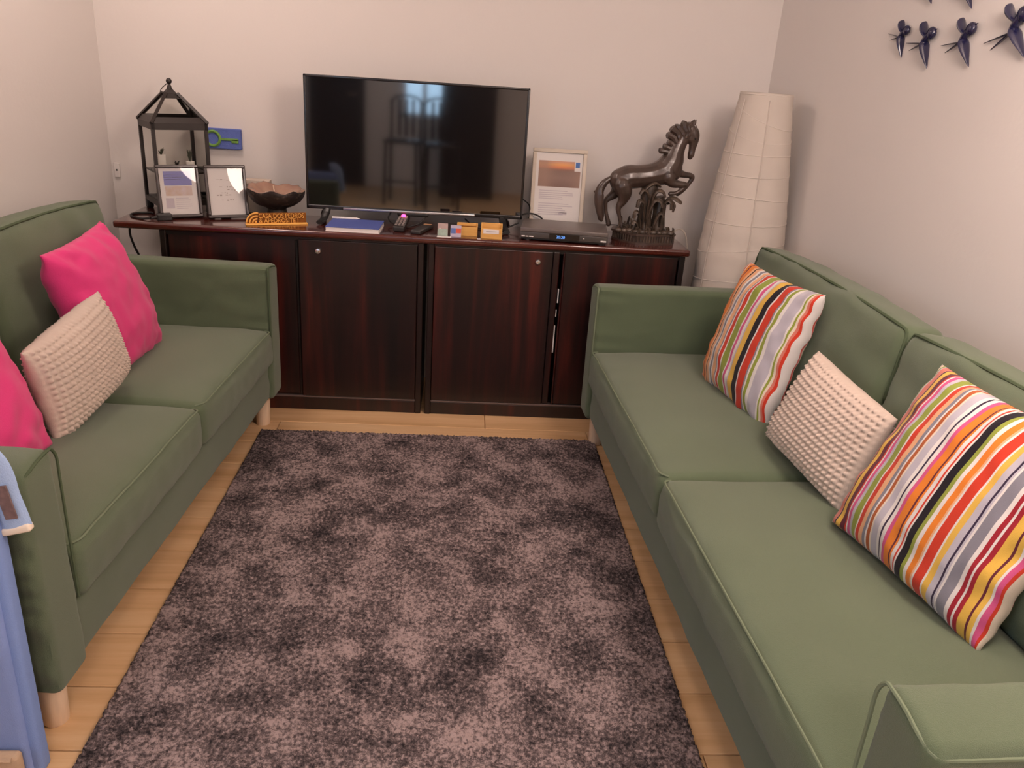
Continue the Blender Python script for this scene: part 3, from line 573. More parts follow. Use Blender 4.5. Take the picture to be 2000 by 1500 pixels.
# ------------------------------------------------------------------ key picture and socket on the wall
kp = thing('key_picture', 'small blue canvas with a green key on the back wall', 'picture', (-1.035, YB, 1.063))
put('canvas', MB().rbox((-.085, -.022, -.042), (.085, 0, .042), .003, 1), mat('canvas_blue', '#5f72bb', .8, bump=.4, bscale=300, var=.15, vscale=40), kp, smooth=False)
b = MB(); cir = [(math.cos(a) * .030 - .032, -.0235, math.sin(a) * .030) for a in np.linspace(0, 2 * math.pi, 24, endpoint=False)]
b.tube(cir, .0062, 6, closed=True, flat=1, xf=None); b.rbox((-.004, -.0265, -.007), (.075, -.021, .003), .002, 1); b.rbox((.045, -.0265, -.016), (.075, -.021, .001), .002, 1)
put('key_painting', b, mat('paint_green', '#6f9a46', .7), kp)
so = thing('wall_socket', 'small white socket on the back wall near the left corner', 'socket', (-1.490, YB, .905))
put('plate', MB().rbox((-.010, -.010, -.032), (.014, 0, .030), .003, 2), m_wall, so); put('plug_hole', MB().lathe([(.004, 0), (.004, .0006)], 10, capt=True, xf=Matrix.Translation((.002, -.0101, 0)) @ Matrix.Rotation(math.pi / 2, 4, 'X')), m_black, so)

# ------------------------------------------------------------------ stone bowl on pedestal, pale box behind
bowl = thing('stone_bowl', 'rough dark stone pedestal bowl with reddish hollow, left of the television', 'bowl', (-.758, -.175, HC))
def rock(r, z_, a, i):
    n_ = noise.noise(Vector((math.cos(a) * 2.2, math.sin(a) * 2.2, z_ * 12))); n2_ = noise.noise(Vector((math.cos(a) * 7, math.sin(a) * 7, z_ * 60 + 5)))
    k = min(1, r / .1); return r * (1 + .10 * n_ * k + .05 * n2_), z_ + (.016 * k * n_ + .004 * n2_) * min(1, z_ / .1)
m_rock = mat('dark_rock', (.020, .013, .010), .55, bump=.8, bscale=70, var=.6, vscale=45, c2=(.10, .065, .045))
m_rock.node_tree.nodes['Color Ramp'].color_ramp.elements[0].position = .28; m_rock.node_tree.nodes['Color Ramp'].color_ramp.elements[1].position = .45
m_rim = mat('polished_stone', (.26, .125, .09), .25, var=.5, vscale=12, c2=(.36, .22, .15), coat=.3)
put('shell', MB().lathe([(.050, .004), (.050, .012), (.042, .026), (.036, .042), (.046, .052), (.076, .062), (.098, .078), (.112, .098), (.119, .116), (.118, .126)], 48, rock, capb=True), m_rock, bowl, angle=60)
put('hollow', MB().lathe([(.118, .126), (.110, .129), (.100, .126), (.086, .112), (.060, .098), (.03, .092), (.003, .090)], 48, rock, capt=True), m_rim, bowl, angle=0)
for k in range(3):
    a = 1.9 + k * 1.3
    put('vein', MB().tube([(math.cos(a) * r * .98, math.sin(a + .15 * (r / .1)) * r * .98, z_) for r, z_ in ((.03, .0935), (.06, .099), (.085, .1125), (.098, .125))], [.0022, .003, .003, .002], 6, flat=.4), mat('pale_vein', (.5, .35, .25), .4), bowl)
pb = thing('storage_box', 'pale grey box standing behind the stone bowl', 'box', (-.862, -.030, HC))
put('body', MB().rbox((-.055, -.04, 0), (.05, .005, .118), .004, 2), mat('pale_card', (.42, .36, .30), .7), pb); put('lid', MB().rbox((-.058, -.043, .118), (.053, .006, .140), .004, 2), mat('pale_card_lid', (.55, .46, .38), .7), pb)

# ------------------------------------------------------------------ wooden sign
sg = thing('name_sign', 'orange wooden desk sign with raised letters in front of the bowl', 'sign', (-.847, -.340, HC), math.atan2(.085, .226))
put('sign_base', MB().rbox((0, -.012, 0), (.242, .018, .007), .003, 2), m_signface, sg)
X_ = Matrix.Rotation(math.pi / 2, 4, 'X')
put('back_plate', MB().rbox((.050, .006, .006), (.238, .010, .047), .0015, 1), m_signwood, sg, smooth=False)
put('lettering', text_mesh('CASA DOS PEDROS', .0262, .003, Matrix.Translation((.050, .003, .0265)) @ Matrix.Diagonal((.785, 1, 1, 1)) @ X_, 1.0), m_signface, sg, smooth=False)
put('lettering', text_mesh('& APEDROSITE !', .0235, .003, Matrix.Translation((.052, .003, .0085)) @ Matrix.Diagonal((.93, 1, 1, 1)) @ X_), m_signface, sg, smooth=False)
fan = MB(); fan.prism([(.045, .007)] + [(.045 - .042 * math.cos(a), .007 + .040 * math.sin(a)) for a in np.linspace(0, math.pi * .56, 12)], -.010, -.006, X_); put('fan_plate', fan, m_signwood, sg, smooth=False)
wi = MB()
for r_w in (.039, .027, .015): wi.tube([(.043 - r_w * math.cos(a), .003, .0085 + r_w * math.sin(a)) for a in np.linspace(.06, math.pi * .56, 12)], .0032, 6)
wi.sphere((.040, .003, .0125), .0048, 10); put('signal_symbol', wi, m_signface, sg)

# ------------------------------------------------------------------ small things along the worktop
nb = thing('notebook', 'blue notebook with white pages in front of the television', 'notebook', (-.423, -.283, HC), -.02)
m_nblue = mat('notebook_blue', '#4f5fa8', .6, bump=.1, bscale=300)
put('pages', MB().box((-.104, -.088, .002), (.104, .090, .016)), m_white, nb, smooth=False); put('cover', MB().rbox((-.106, -.090, .016), (.106, .092, .0195), .001, 1), m_nblue, nb, smooth=False); put('back_cover', MB().rbox((-.106, -.090, 0), (.106, .092, .002), .0008, 1), m_white, nb, smooth=False)
pn = thing('pen', 'white pen lying along the back edge of the blue notebook', 'pen', (-.475, -.198, HC + .0195 + .004), 0)
put('barrel', MB().tube([(-.055, 0, 0), (.05, 0, 0)], .004, 8), m_white, pn); put('tip', MB().tube([(.05, 0, 0), (.062, 0, 0)], [.0035, .001], 8), m_chrome, pn)
m_btn = mat('grey_button', (.30, .25, .23), .6); m_rem = mat('remote_shell', (.030, .026, .025), .4)
def remote(label, pos, rz, rx, w, l, h_, rows):
    t = thing('remote_control', label, 'remote control', pos, rz); t.rotation_euler = (rx, 0, rz)
    put('shell', MB().rbox((-w / 2, 0, 0), (w / 2, l, h_), .006, 2), m_rem, t)
    for r in range(rows):
        for c_ in range(3):
            x = (c_ - 1) * w * .29; yy = l * .10 + r * l * .8 / rows
            put('button', MB().rbox((x - w * .10, yy, h_ - .001), (x + w * .10, yy + l * .42 / rows, h_ + .0022), .001, 1), m_btn, t, smooth=False)
    return t
remote('black remote control with pale buttons right of the notebook, propped under the red light', (-.247, -.318, HC + .001), -.08, .12, .046, .175, .022, 7)
remote('slim black remote control lying askew in front of the television, nearer the cards', (-.178, -.345, HC), -.30, 0, .044, .165, .016, 0)
tip = [o for o in bpy.data.objects if o.name.startswith('remote_control')][-1]
put('top_strip', MB().rbox((-.017, .140, .0155), (.017, .158, .0168), .0005, 1), mat('tan_strip', '#c79a72', .5), tip, smooth=False)
# clear stand with leaflet
cs = thing('card_stand', 'little clear stand with grey and mint card, left of the wooden card boxes', 'card stand', (-.068, -.356, HC), -.03)
m_mint = mat('mint_print', '#a9bdb0', .6, var=.25, vscale=80); m_gcard = mat('grey_print', '#b39c97', .6)
T_ = Matrix.Rotation(math.radians(-12), 4, 'X')
put('stand_foot', MB().rbox((-.022, -.024, 0), (.036, -.002, .0025), .001, 1), mat('clear_acrylic', (.85, .8, .78), .15), cs, smooth=False)
put('card', MB().box((-.0205, 0, .002), (.0205, .002, .052), T_), m_gcard, cs, smooth=False); put('card_print', MB().box((-.0200, -.0006, .003), (.0200, -.0001, .029), T_), m_mint, cs, smooth=False)
put('stand_back', MB().add([(-.022, .0035, 0), (.022, .0035, 0), (.022, .0035, .056), (-.022, .0035, .056)], [(0, 1, 2, 3)], T_), m_glass, cs, smooth=False); put('dot_print', MB().sphere((-.012, -.001, .031), .003, 8, (1, .3, 1), T_), m_white, cs)
# wooden card holders
def holder(name, label, pos, rz, w, hf, hb, d, cards):
    t = thing(name, label, 'card holder', pos, rz)
    put('front_panel', MB().rbox((-w / 2, 0, 0), (w / 2, .004, hf), .001, 1), m_box, t, smooth=False); put('rear_panel', MB().rbox((-w / 2, d - .004, 0), (w / 2, d, hb), .001, 1), m_box, t, smooth=False)
    for s in (-1, 1):
        x = s * (w / 2 - .002); X2 = Matrix.Translation((x, 0, 0)) @ Matrix.Rotation(math.pi / 2, 4, 'Y') @ Matrix.Rotation(math.pi / 2, 4, 'Z')
        b = MB(); b.add([(x + e, y_, z_) for e in (-.002, .002) for y_, z_ in ((.004, 0), (d - .004, 0), (d - .004, hb), (.004, hf))], [(0, 1, 2, 3), (7, 6, 5, 4), (0, 4, 5, 1), (1, 5, 6, 2), (2, 6, 7, 3), (3, 7, 4, 0)]); put('side_panel', b, m_box, t, smooth=False)
    put('bottom_panel', MB().box((-w / 2 + .004, .004, 0), (w / 2 - .004, d - .004, .004)), m_box, t, smooth=False)
    return t
h1 = holder('card_holder', 'small light wooden card holder behind the blue and red cards', (.030, -.322, HC), -.04, .084, .036, .046, .045, 0)
put('slot_edge', MB().box((-.03, .0145, .035), (.036, .017, .0385)), m_signwood, h1, smooth=False)
h2 = holder('card_holder', 'small light wooden card holder with white label, beside the receiver', (.128, -.358, HC), -.05, .086, .042, .056, .05, 0)
lb = put('label', MB().box((-.033, -.0012, .021), (.030, -.0002, .038)), m_white, h2, smooth=False); put('label_print', MB().box((-.022, -.0016, .0285), (.020, -.0013, .0305)), m_ink, lb, smooth=False)
m_cb = mat('card_blue', '#5d74b0', .6); m_cr = mat('card_red', '#d8573f', .6); m_cl = mat('card_lilac', '#b9b0c4', .6)
ca_ = thing('business_card', 'upright blue and red business card leaning on the left wooden holder', 'card', (-.015, -.352, HC), -.05)
put('card', MB().box((-.022, 0, 0), (.021, .0022, .046), T_), m_cl, ca_, smooth=False); put('blue_print', MB().box((-.020, -.0006, .013), (-.001, -.0001, .034), T_), m_cb, ca_, smooth=False); put('red_print', MB().box((0, -.0006, .015), (.020, -.0001, .034), T_), m_cr, ca_, smooth=False)
# receiver
rc = thing('receiver', 'grey set-top receiver with blue clock display, beside the horse statue', 'receiver', (.424, -.362, HC), math.radians(-7))
m_rbody = mat('receiver_grey', (.16, .135, .125), .38, metal=.3, bump=.03, bscale=200); m_rface = mat('receiver_face', (.085, .074, .068), .35, metal=.3)
put('housing', MB().rbox((-.180, 0, .013), (.173, .215, .052), .004, 2), m_rbody, rc)
put('front_panel', MB().rbox((-.181, -.006, .012), (.174, .004, .036), .002, 2), m_rface, rc); put('front_ledge', MB().rbox((-.181, -.007, .036), (.174, .004, .053), .003, 2), m_rbody, rc)
put('display', MB().box((-.062, -.0072, .014), (.060, -.0055, .035)), mat('display_black', (.004, .004, .006), .15), rc, smooth=False)
put('clock_digits', text_mesh('20:20', .016, .0003, Matrix.Translation((-.034, -.0078, .018)) @ X_), mat('blue_digits', (.02, .05, .2), .5, emit=(.15, .4, 1.0), estr=1.6), rc, smooth=False)
put('maker_mark', text_mesh('AUTOMATIC', .0085, .0003, Matrix.Translation((-.174, -.0068, .0145)) @ X_), m_white, rc, smooth=False) if False else put('maker_mark', MB().box((-.174, -.0068, .016), (-.160, -.006, .0205)).box((-.157, -.0068, .016), (-.146, -.006, .0195)).box((-.143, -.0068, .016), (-.126, -.006, .020)), m_white, rc, smooth=False)
put('badge', MB().box((.146, -.0068, .016), (.168, -.006, .022)), m_white, rc, smooth=False); put('button', MB().sphere((.078, -.0065, .024), .0035, 10), m_chrome, rc)
for sx in (-.15, .15):
    for sy in (.02, .2): put('foot', MB().lathe([(.014, 0), (.014, .013)], 12, capb=True, xf=Matrix.Translation((sx, sy, 0))), m_black, rc)
put('under_shell', MB().box((-.176, .004, .005), (.169, .21, .013)), m_black, rc, smooth=False)

# ------------------------------------------------------------------ horse statue
hs = thing('horse_statue', 'dark bronze rearing horse statue at the right end of the sideboard', 'statue', (.77, -.2, HC))
m_bronze = mat('dark_bronze', (.075, .047, .036), .36, .6, coat=.25, var=.45, vscale=25, c2=(.040, .025, .019), bump=.25, bscale=60)
m_bronze2 = mat('bronze_leaves', (.12, .084, .060), .40, .6, var=.5, vscale=30, c2=(.022, .015, .010), bump=.3, bscale=80)
def fuse(name, mb, voxel, it):
    o = bpy.data.objects.new('tmp', mb.mesh('tmp')); C.objects.link(o)
    r = o.modifiers.new('r', 'REMESH'); r.mode = 'VOXEL'; r.voxel_size = voxel; r.use_smooth_shade = True
    s_ = o.modifiers.new('s', 'SMOOTH'); s_.iterations = it; s_.factor = .5
    me = bpy.data.meshes.new_from_object(o.evaluated_get(bpy.context.evaluated_depsgraph_get())); me.name = name; bpy.data.objects.remove(o); return me
hb_ = MB()
def limb(pts, k=4):
    p3 = smoothpath([(q[0], -.2 + (q[3] if len(q) > 3 else 0), q[1]) for q in pts], k); r3_ = [float(v_[0]) for v_ in smoothpath([(q[2], 0, 0) for q in pts], k)]
    hb_.tube(p3, r3_, 14)
    hb_.sphere(p3[0], r3_[0], 12); hb_.sphere(p3[-1], r3_[-1], 12)
limb([(.655, 1.020, .046), (.690, 1.033, .050), (.735, 1.038, .047), (.785, 1.047, .047), (.830, 1.062, .053), (.858, 1.088, .050)])
limb([(.845, 1.075, .052), (.864, 1.110, .048), (.872, 1.145, .038), (.884, 1.178, .031), (.902, 1.211, .027), (.925, 1.236, .024)])
limb([(.922, 1.240, .022), (.936, 1.224, .024), (.941, 1.203, .023), (.9415, 1.180, .018), (.940, 1.155, .0140), (.9385, 1.138, .0145), (.936, 1.128, .0115)])
hb_.sphere((.927, -.2, 1.205), .024, 14, (1, .9, 1.15)); hb_.sphere((.944, -.209, 1.136), .006, 8); hb_.sphere((.944, -.191, 1.136), .006, 8); hb_.sphere((.948, -.213, 1.208), .010, 10); hb_.sphere((.948, -.187, 1.208), .010, 10)
hb_.sphere((.880, -.2, 1.075), .038, 16, (.8, 1.05, 1.25))
for s_ in (-1, 1):
    hb_.sphere((.664, -.2 + s_ * .020, 1.005), .043, 16, (.95, .75, 1.15)); hb_.sphere((.846, -.2 + s_ * .026, 1.060), .037, 16, (.85, .8, 1.3))
limb([(.664, 1.000, .040, -.024), (.675, .968, .032, -.026), (.671, .940, .021, -.026), (.6565, .9093, .0125, -.026), (.6637, .8782, .0085, -.026), (.674, .8446, .0090, -.026), (.684, .8230, .0125, -.026)])
limb([(.660, .995, .034, .026), (.646, .960, .022, .03), (.612, .9284, .0120, .032), (.6130, .8997, .0085, .032), (.6190, .8709, .0085, .032), (.6330, .8300, .0115, .032)])
limb([(.850, 1.046, .030, -.030), (.872, 1.022, .019, -.034), (.9296, 1.0182, .0105, -.036), (.9101, .9988, .0085, -.036), (.888, .9836, .0082, -.036), (.8652, .9795, .0100, -.036)])
limb([(.878, 1.066, .026, .022), (.922, 1.054, .0145, .026), (.9650, 1.047, .0110, .028), (.9533, 1.0153, .0085, .028), (.9339, .9889, .0085, .028), (.9127, .9737, .0115, .028)])
put('horse_body', fuse('horse_body', hb_, .0028, 3), m_bronze, hs, world=True, angle=0)
hb_ = MB()
limb([(.640, 1.030, .009), (.617, 1.023, .011), (.5934, 1.0059, .0145), (.5760, .9744, .018), (.5745, .9361, .020), (.5825, .8981, .0185), (.5904, .8694, .015), (.5950, .850, .008)])
for k in range(5): hb_.tube(smoothpath([(.600 - .012 * k, -.2 + .010 * math.cos(k * 1.7), 1.006 - .01 * k), (.574 + .004 * k, -.2 + .019 * math.cos(k * 1.3), .955), (.578 + .003 * k, -.2 + .020 * math.sin(k * 1.9), .90), (.592 + .004 * (k - 2), -.2 + .012 * math.sin(k), .848)], 4), [.004] + [.0065] * 11 + [.002], 8)
put('tail', fuse('tail', hb_, .003, 2), m_bronze, hs, world=True, angle=0)
mn = MB()
for i, (x, z_, r) in enumerate([(.8056, 1.1447, .0131), (.8176, 1.1617, .015), (.8352, 1.1789, .0140), (.834, 1.2084, .0165), (.85, 1.236, .0165), (.8738, 1.2481, .0185), (.8975, 1.2601, .018), (.9179, 1.256, .015)]):
    ca2 = Vector((.868 + .006 * i, 0, 1.13 + .012 * i)); d_ = Vector((x, 0, z_)) - Vector((ca2.x, 0, ca2.z))
    for s in (-1, 1):
        pts = [(ca2.x - .0 + d_.x * t + .005 * math.sin(t * 7 + i), -.2 + s * (.022 - .014 * t), ca2.z + d_.z * t + .006 * math.sin(t * 3)) for t in (0, .3, .6, .85, 1.05)]
        mn.tube(smoothpath(pts, 3), [r * .5] * 3 + [r * .7] * 3 + [r * .8] * 3 + [r * .85] * 3 + [r * .35], 8)
mn.tube(smoothpath([(.918, -.207, 1.262), (.934, -.214, 1.252), (.944, -.214, 1.232), (.948, -.206, 1.215)], 4), [.004] + [.006] * 11 + [.002], 8)
put('mane', mn, m_bronze, hs, world=True)
er = MB(); er.tube([(.929, -.212, 1.248), (.931, -.214, 1.264), (.937, -.215, 1.276)], [.007, .008, .001], 8); er.tube([(.929, -.188, 1.248), (.931, -.186, 1.264), (.938, -.185, 1.275)], [.007, .008, .001], 8); put('ears', er, m_bronze, hs, world=True)
ey_ = MB(); ey_.sphere((.942, -.2215, 1.203), .0045, 8); ey_.sphere((.943, -.182, 1.203), .0042, 8); ey_.sphere((.943, -.208, 1.134), .0026, 8); put('eyes', ey_, m_black, hs, world=True)
# base with ribbed side
poly = [(.640, -.205), (.650, -.225), (.665, -.255), (.700, -.295), (.726, -.314), (.780, -.312), (.840, -.298), (.893, -.284), (.905, -.262), (.902, -.190), (.885, -.140), (.80, -.112), (.70, -.118), (.652, -.160)]
cx_ = sum(p[0] for p in poly) / len(poly); cy_ = sum(p[1] for p in poly) / len(poly)
sc_ = lambda k: [(cx_ + (x - cx_) * k, cy_ + (y - cy_) * k) for x, y in poly]
b = MB(); b.prism(sc_(.97), HC + .0, HC + .008); b.prism(sc_(.92), HC + .008, HC + .034); b.prism(sc_(1.0), HC + .034, HC + .042)
put('base', b, m_bronze, hs, world=True, smooth=False)
ps = sc_(.955); tot = []
for i in range(9):
    (x0, y0), (x1, y1) = ps[i], ps[i + 1]; Ln = math.hypot(x1 - x0, y1 - y0)
    for k in range(max(1, int(Ln / .0105))): t_ = (k + .5) / max(1, int(Ln / .0105)); tot.append((x0 + (x1 - x0) * t_, y0 + (y1 - y0) * t_))
for x, yy in tot: put('rib', MB().tube([(x, yy, HC + .008), (x, yy, HC + .034)], .0034, 6), m_bronze2, hs, world=True)
# plant-shaped support of curling leaves under the belly
sp_ = MB()
sp_.tube([(.775, -.200, HC + .038), (.778, -.2, .88), (.780, -.2, .93), (.785, -.2, .985), (.79, -.2, 1.02)], [.040, .028, .030, .036, .030], 12)
sp_.tube([(.838, -.195, HC + .038), (.838, -.195, .88), (.838, -.195, .935), (.83, -.197, .96)], [.034, .027, .028, .018], 12)
put('support_stem', sp_, m_bronze2, hs, world=True)
def leaf(pts, r, y0):
    P2 = smoothpath([(x, y0 + d, z_) for x, z_, d in pts], 5); n_ = len(P2)
    put('leaf', MB().tube(P2, [r * (.55 + .6 * math.sin(math.pi * min(1, .15 + .75 * i / n_))) for i in range(n_)], 8, flat=.45), m_bronze2, hs, world=True)
    put('leaf_rib', MB().tube([(x, yy - r * .42, z_ + r * .25) for x, yy, z_ in P2], r * .16, 5), m_bronze2, hs, world=True)
y0 = -.235
for pts, r in [([(.766, .828, 0), (.764, .90, -.004), (.752, .940, -.012), (.735, .944, -.02), (.729, .918, -.022)], .0115), ([(.779, .828, -.004), (.784, .90, -.01), (.800, .948, -.018), (.822, .950, -.026), (.834, .925, -.03)], .0125),
               ([(.775, .86, 0), (.778, .94, -.006), (.768, .978, -.012), (.748, .990, -.015), (.735, .972, -.018)], .012), ([(.790, .90, 0), (.795, .965, -.006), (.812, .990, -.012), (.832, .985, -.015), (.842, .965, -.02)], .0125),
               ([(.838, .84, .012), (.842, .92, .004), (.856, .952, -.006), (.872, .945, -.012), (.874, .915, -.014)], .012), ([(.845, .91, .02), (.862, .955, .012), (.884, .962, .004), (.905, .952, 0), (.918, .944, 0)], .0125),
               ([(.860, .935, .01), (.880, .945, .006), (.890, .93, 0), (.886, .905, 0)], .011), ([(.760, .815, .004), (.748, .870, -.004), (.735, .900, -.01), (.724, .893, -.014), (.722, .872, -.014)], .0115), ([(.752, .812, .004), (.740, .845, -.006), (.727, .860, -.012), (.718, .846, -.014)], .0105),
               ([(.800, .812, -.012), (.812, .86, -.018), (.822, .895, -.024), (.835, .900, -.028), (.842, .885, -.03)], .0115), ([(.82, 1.005, 0), (.80, 1.018, -.004), (.775, 1.010, -.008), (.757, .992, -.01)], .012)]:
    leaf(pts, r, y0)
gr = MB(); r3 = random.Random(8)
for k in range(46):
    t_ = r3.random() * 6.28; rad = .3 + .6 * r3.random(); i0 = int(t_ / 6.28 * len(poly)) % len(poly)
    x = cx_ + (poly[i0][0] - cx_) * rad; yy = cy_ + (poly[i0][1] - cy_) * rad; hh = .012 + .03 * r3.random() * (1.3 if x < .72 else .6)
    gr.tube(smoothpath([(x, yy, HC + .040), (x + .004, yy - .003, HC + .042 + hh * .6), (x + .012 * (r3.random() - .4), yy - .008, HC + .042 + hh)], 3), [.005, .0055, .0055, .005, .0045, .004, .0015], 6)
for k in range(10): gr.sphere((.66 + .024 * k, -.265 - .02 * (k > 2) + .012 * r3.random(), HC + .046), .009 + .006 * r3.random(), 8, (1.3, .8, .8))
put('foliage', gr, m_bronze2, hs, world=True)

# ------------------------------------------------------------------ paper floor lamp in the right corner
lp = thing('paper_floor_lamp', 'tall tapered white rice-paper floor lamp in the right corner', 'floor lamp', (1.176, -.305, 0))
m_paper = mat('rice_paper', (.60, .54, .48), .8, .2, bump=.3, bscale=25, var=.05, vscale=10)
m_paper.node_tree.nodes['Principled BSDF'].inputs['Subsurface Weight'].default_value = 0
prof = [(.150, .02), (.168, .12), (.178, .28), (.180, .45), (.179, .60), (.174, .76), (.160, .92), (.141, 1.08), (.121, 1.24), (.104, 1.36), (.101, 1.395)]
def prof_r(z_):
    for (r0, z0_), (r1, z1_) in zip(prof, prof[1:]):
        if z_ <= z1_: return r0 + (r1 - r0) * (z_ - z0_) / (z1_ - z0_)
    return prof[-1][0]
zs = np.linspace(.02, 1.395, 60)
def wavy(r, z_, a, i):
    lx = (1.176 - .99) ; return r * (1 + .012 * noise.noise(Vector((math.cos(a) * 2, math.sin(a) * 2, z_ * 7))) + .008 * math.sin(z_ * 2 * math.pi / .09 + a)), z_
put('shade', MB().lathe([(prof_r(z_), z_) for z_ in zs], 56, wavy), m_paper, lp, angle=0)
m_rib = mat('paper_rib', (.66, .60, .54), .7)
for k, z_ in enumerate([.10, .24, .38, .52, .66, .79, .90, 1.0, 1.09, 1.17, 1.24, 1.31, 1.388]):
    tl_ = random.Random(k + 3).uniform(-.06, .06) if k < 12 else 0
    put('ring', MB().tube([((prof_r(z_ + tl_ * math.cos(a)) * 1.004 - .0002) * math.cos(a + .5 * k), (prof_r(z_ + tl_ * math.cos(a)) * 1.004 - .0002) * math.sin(a + .5 * k), z_ + tl_ * math.cos(a)) for a in np.linspace(0, 2 * math.pi, 48, endpoint=False)], .0016, 5, closed=True), m_rib, lp)
for a0 in (-1.75, -2.75):
    put('seam', MB().tube([(prof_r(z_) * 1.012 * math.cos(a0), prof_r(z_) * 1.012 * math.sin(a0), z_) for z_ in np.linspace(.04, 1.37, 30)], .0055, 6, flat=.4), m_rib, lp)
put('stand', MB().tube([(0, 0, .015), (0, 0, .6)], .01, 8).lathe([(.12, 0), (.12, .012), (.02, .018)], 24, capb=True), m_white, lp)
put('bulb', MB().sphere((0, 0, .65), .04, 14), m_white, lp)

# ------------------------------------------------------------------ ceramic swallows on the right wall
m_bird = mat('navy_ceramic', (.012, .012, .045), .18, .6, coat=.4)
wn = Vector((-1, -.09, 0)).normalized(); wt_ = Vector((.09, -1, 0)).normalized()       # normal into the room, along the wall towards the camera
def bird(label, pos, k, tilt, spread=1.0):
    p_ = Vector(pos); xf = Matrix(((wt_.x, -wn.x, 0, p_.x), (wt_.y, -wn.y, 0, p_.y), (0, 0, 1, p_.z), (0, 0, 0, 1))) @ Matrix.Rotation(tilt, 4, 'Y') @ Matrix.Diagonal((k, k, k, 1))
    t = bpy.data.objects.new('ceramic_swallow', None); C.objects.link(t); t.empty_display_size = .03; t.matrix_world = xf; tag(t, label, 'wall ornament', 'ceramic swallows on the right wall')
    put('body', MB().tube(smoothpath([(.020, -.012, .026), (.012, -.013, .014), (0, -.013, 0), (-.012, -.011, -.012), (-.020, -.009, -.018)], 3), [.004, .008, .0105, .011, .0105, .0105, .010, .009, .008, .007, .006, .005, .003], 10), m_bird, t)
    put('head', MB().sphere((.024, -.013, .022), .0155, 12, (1.2, .8, 1.2)).tube([(.034, -.013, .032), (.046, -.012, .036)], [.0045, .0006], 8), m_bird, t)
    put('wing', MB().tube(smoothpath([(.004, -.012, .006), (-.010, -.018, .024), (-.016, -.020, .040), (-.014, -.018, .052)], 4), [.008, .014, .018, .0205, .022, .023, .023, .0225, .021, .019, .016, .011, .003], 10, flat=.3), m_bird, t)
    put('wing', MB().tube(smoothpath([(.000, -.012, -.002), (.012, -.014, -.024), (.028, -.012, -.050), (.046, -.008, -.078)], 4), [.009, .014, .017, .0175, .017, .016, .0145, .0125, .0105, .008, .006, .004, .001], 10, flat=.35), m_bird, t)
    for e in ((-.105, -.020), (-.078, -.040)):
        put('tail_feather', MB().tube([(-.014, -.009, -.012), ((-.014 + e[0]) / 2, -.007, (-.012 + e[1]) / 2), (e[0], -.006, e[1])], [.005, .0045, .0015], 8, flat=.5), m_bird, t)
    return t
def wpt(y_, z_): return (wr(y_) - .001, y_, z_)
bird('navy ceramic swallow furthest left in the row on the right wall', wpt(-.842, 1.603), .80, .25)
bird('navy ceramic swallow second from the left, touching its neighbour with its tail', wpt(-.975, 1.585), .98, .12)
bird('navy ceramic swallow third from the left, alone in the row', wpt(-1.155, 1.588), 1.0, 0)
bird('navy ceramic swallow at the right edge, highest and largest in view', wpt(-1.350, 1.611), 1.12, -.15)
bird('navy ceramic swallow above the second one, only its wing tip in view', wpt(-.912, 1.765), 1.0, 0)
bird('navy ceramic swallow above the third one, only its wing tip in view', wpt(-1.105, 1.741), 1.0, 0)

# ------------------------------------------------------------------ blue bag at the left edge
m_bagc = mat('blue_canvas', '#8aa0d6', .8, .2, bump=.3, bscale=500, var=.12, vscale=5); m_bagd = mat('blue_canvas_edge', '#839cd2', .8, .2, bump=.3, bscale=500); m_strap = mat('light_blue_canvas', '#a3bbe0', .8, .2, bump=.4, bscale=400)
bg = thing('canvas_bag', 'tall flat blue canvas bag standing against the near arm of left sofa', 'bag', (-.817, -2.245, 0))
def bagf(w, u): w = np.array(w); w[1] += wob((w[0] * 2, 3, w[2] * 1), 2, .003); return w
put('body', MB().rbox((-.46, -.055, 0), (-.018, -.004, .70), .015, 2, (8, 2, 12), bagf), m_bagc, bg)
put('gusset', MB().rbox((-.030, -.042, 0), (0, -.006, .69), .010, 2, (2, 2, 12)), m_bagd, bg)
put('front_pocket', MB().rbox((-.44, -.086, 0), (-.020, -.060, .090), .010, 2, (14, 2, 4), bagf).tube([(x, -.088, .088 + .002 * math.sin(x * 40)) for x in np.linspace(-.43, -.03, 20)], .005, 6), mat('beige_canvas', '#bfa488', .85, bump=.4, bscale=400), bg)
st_ = put('strap', MB().tube(smoothpath([(-.05, -.022, .735), (-.025, -.022, .738), (-.002, -.020, .722), (.008, -.018, .69), (.012, -.018, .65), (.020, -.018, .61), (.024, -.018, .585)], 4), [.0085] * 25, 12, flat=3.2), m_strap, bg)
put('leather_patch', MB().rbox((-.011, -.0035, -.034), (.011, .0005, .034), .001, 1, xf=Matrix.Translation((.0185, -.0275, .640)) @ Matrix.Rotation(-.16, 4, 'Y')), mat('brown_patch', '#7d6564', .7, var=.35, vscale=90), st_, smooth=False)
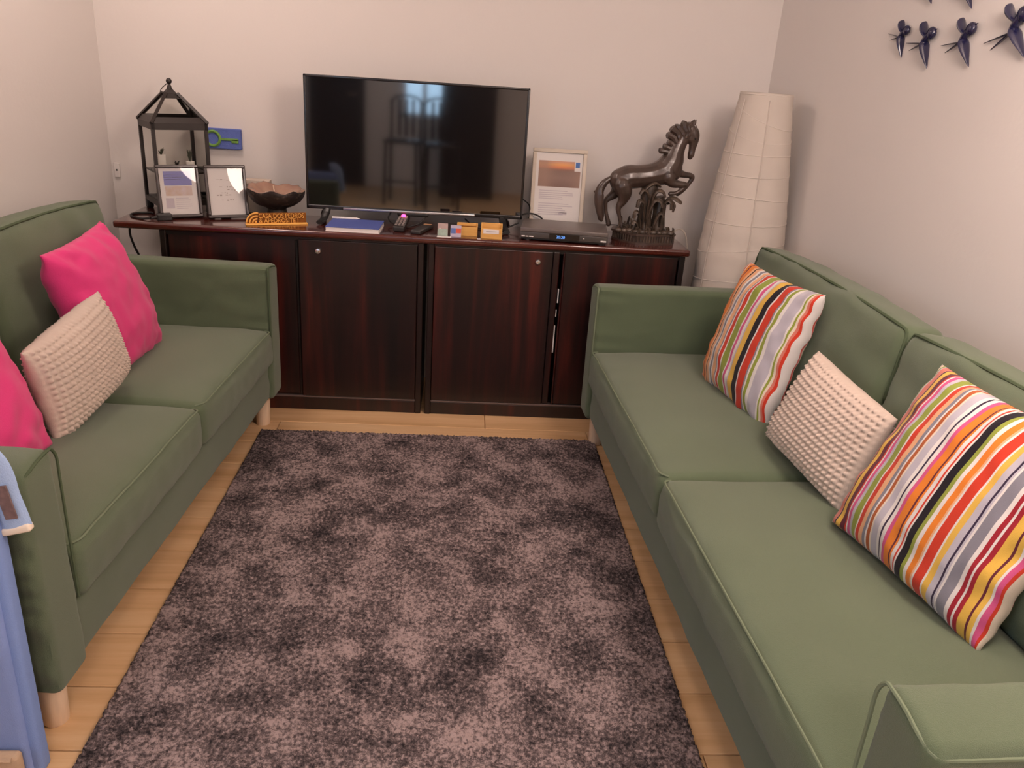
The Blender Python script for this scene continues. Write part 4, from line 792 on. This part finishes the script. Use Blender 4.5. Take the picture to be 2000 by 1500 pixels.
put('strap_tip', MB().rbox((-.0275, -.0095, -.008), (.0275, .0095, .008), .005, 2, xf=Matrix.Translation((.0235, -.018, .579)) @ Matrix.Rotation(-.25, 4, 'Y')), mat('cream_webbing', '#eadbc8', .8), st_)

# ------------------------------------------------------------------ high chairs at the far end of the room (seen mirrored in the television)
m_dark = mat('dark_stained_wood', (.018, .010, .008), .4)
hc = thing('high_chair', 'dark wooden high chair behind the camera, mirrored left in the television', 'chair', (-.62, -5.5, 0), .1); hc.scale = (.9, .9, .86)
put('seat', MB().rbox((-.20, -.20, .72), (.20, .20, .76), .01, 2), m_dark, hc)
for sx in (-.17, .17):
    put('leg', MB().tube([(sx * 1.1, .19, 0), (sx, .17, .74)], .019, 8), m_dark, hc); put('leg', MB().tube([(sx * 1.1, -.2, 0), (sx, -.17, .74), (sx, -.20, 1.2)], .019, 8), m_dark, hc)
put('footrest', MB().tube([(-.18, .18, .28), (.18, .18, .28)], .014, 8), m_dark, hc)
put('top_rail', MB().tube(smoothpath([(-.19, -.20, 1.16), (-.12, -.21, 1.23), (0, -.21, 1.25), (.12, -.21, 1.23), (.19, -.20, 1.16)], 4), .032, 8, flat=.5), m_dark, hc)
for sx in (-.08, 0, .08): put('slat', MB().rbox((sx - .02, -.21, .78), (sx + .02, -.19, 1.21), .004, 1), m_dark, hc)
h3 = copy_tree(hc); h3.location = (-.22, -5.3, 0); h3.rotation_euler = (0, 0, -.15); h3['label'] = 'dark wooden high chair behind the camera, mirrored centre in the television'
for o in (hc, h3): o['group'] = 'high chairs behind the camera'
cp = thing('photographer_stand_in', 'tall dark stand-in for the photographer behind the camera, mirrored in the television', 'photographer_stand_in', (.05, -6.25, 0))  # dark cupboard shape added in place of the photographer's reflection
put('carcass', MB().rbox((-.30, -.30, 0), (.30, .25, 1.9), .006, 1), m_dark, cp, smooth=False); put('door', MB().rbox((-.29, .25, .05), (-.003, .27, 1.88), .004, 1), m_dark, cp, smooth=False); put('door', MB().rbox((.003, .25, .05), (.29, .27, 1.88), .004, 1), m_dark, cp, smooth=False)
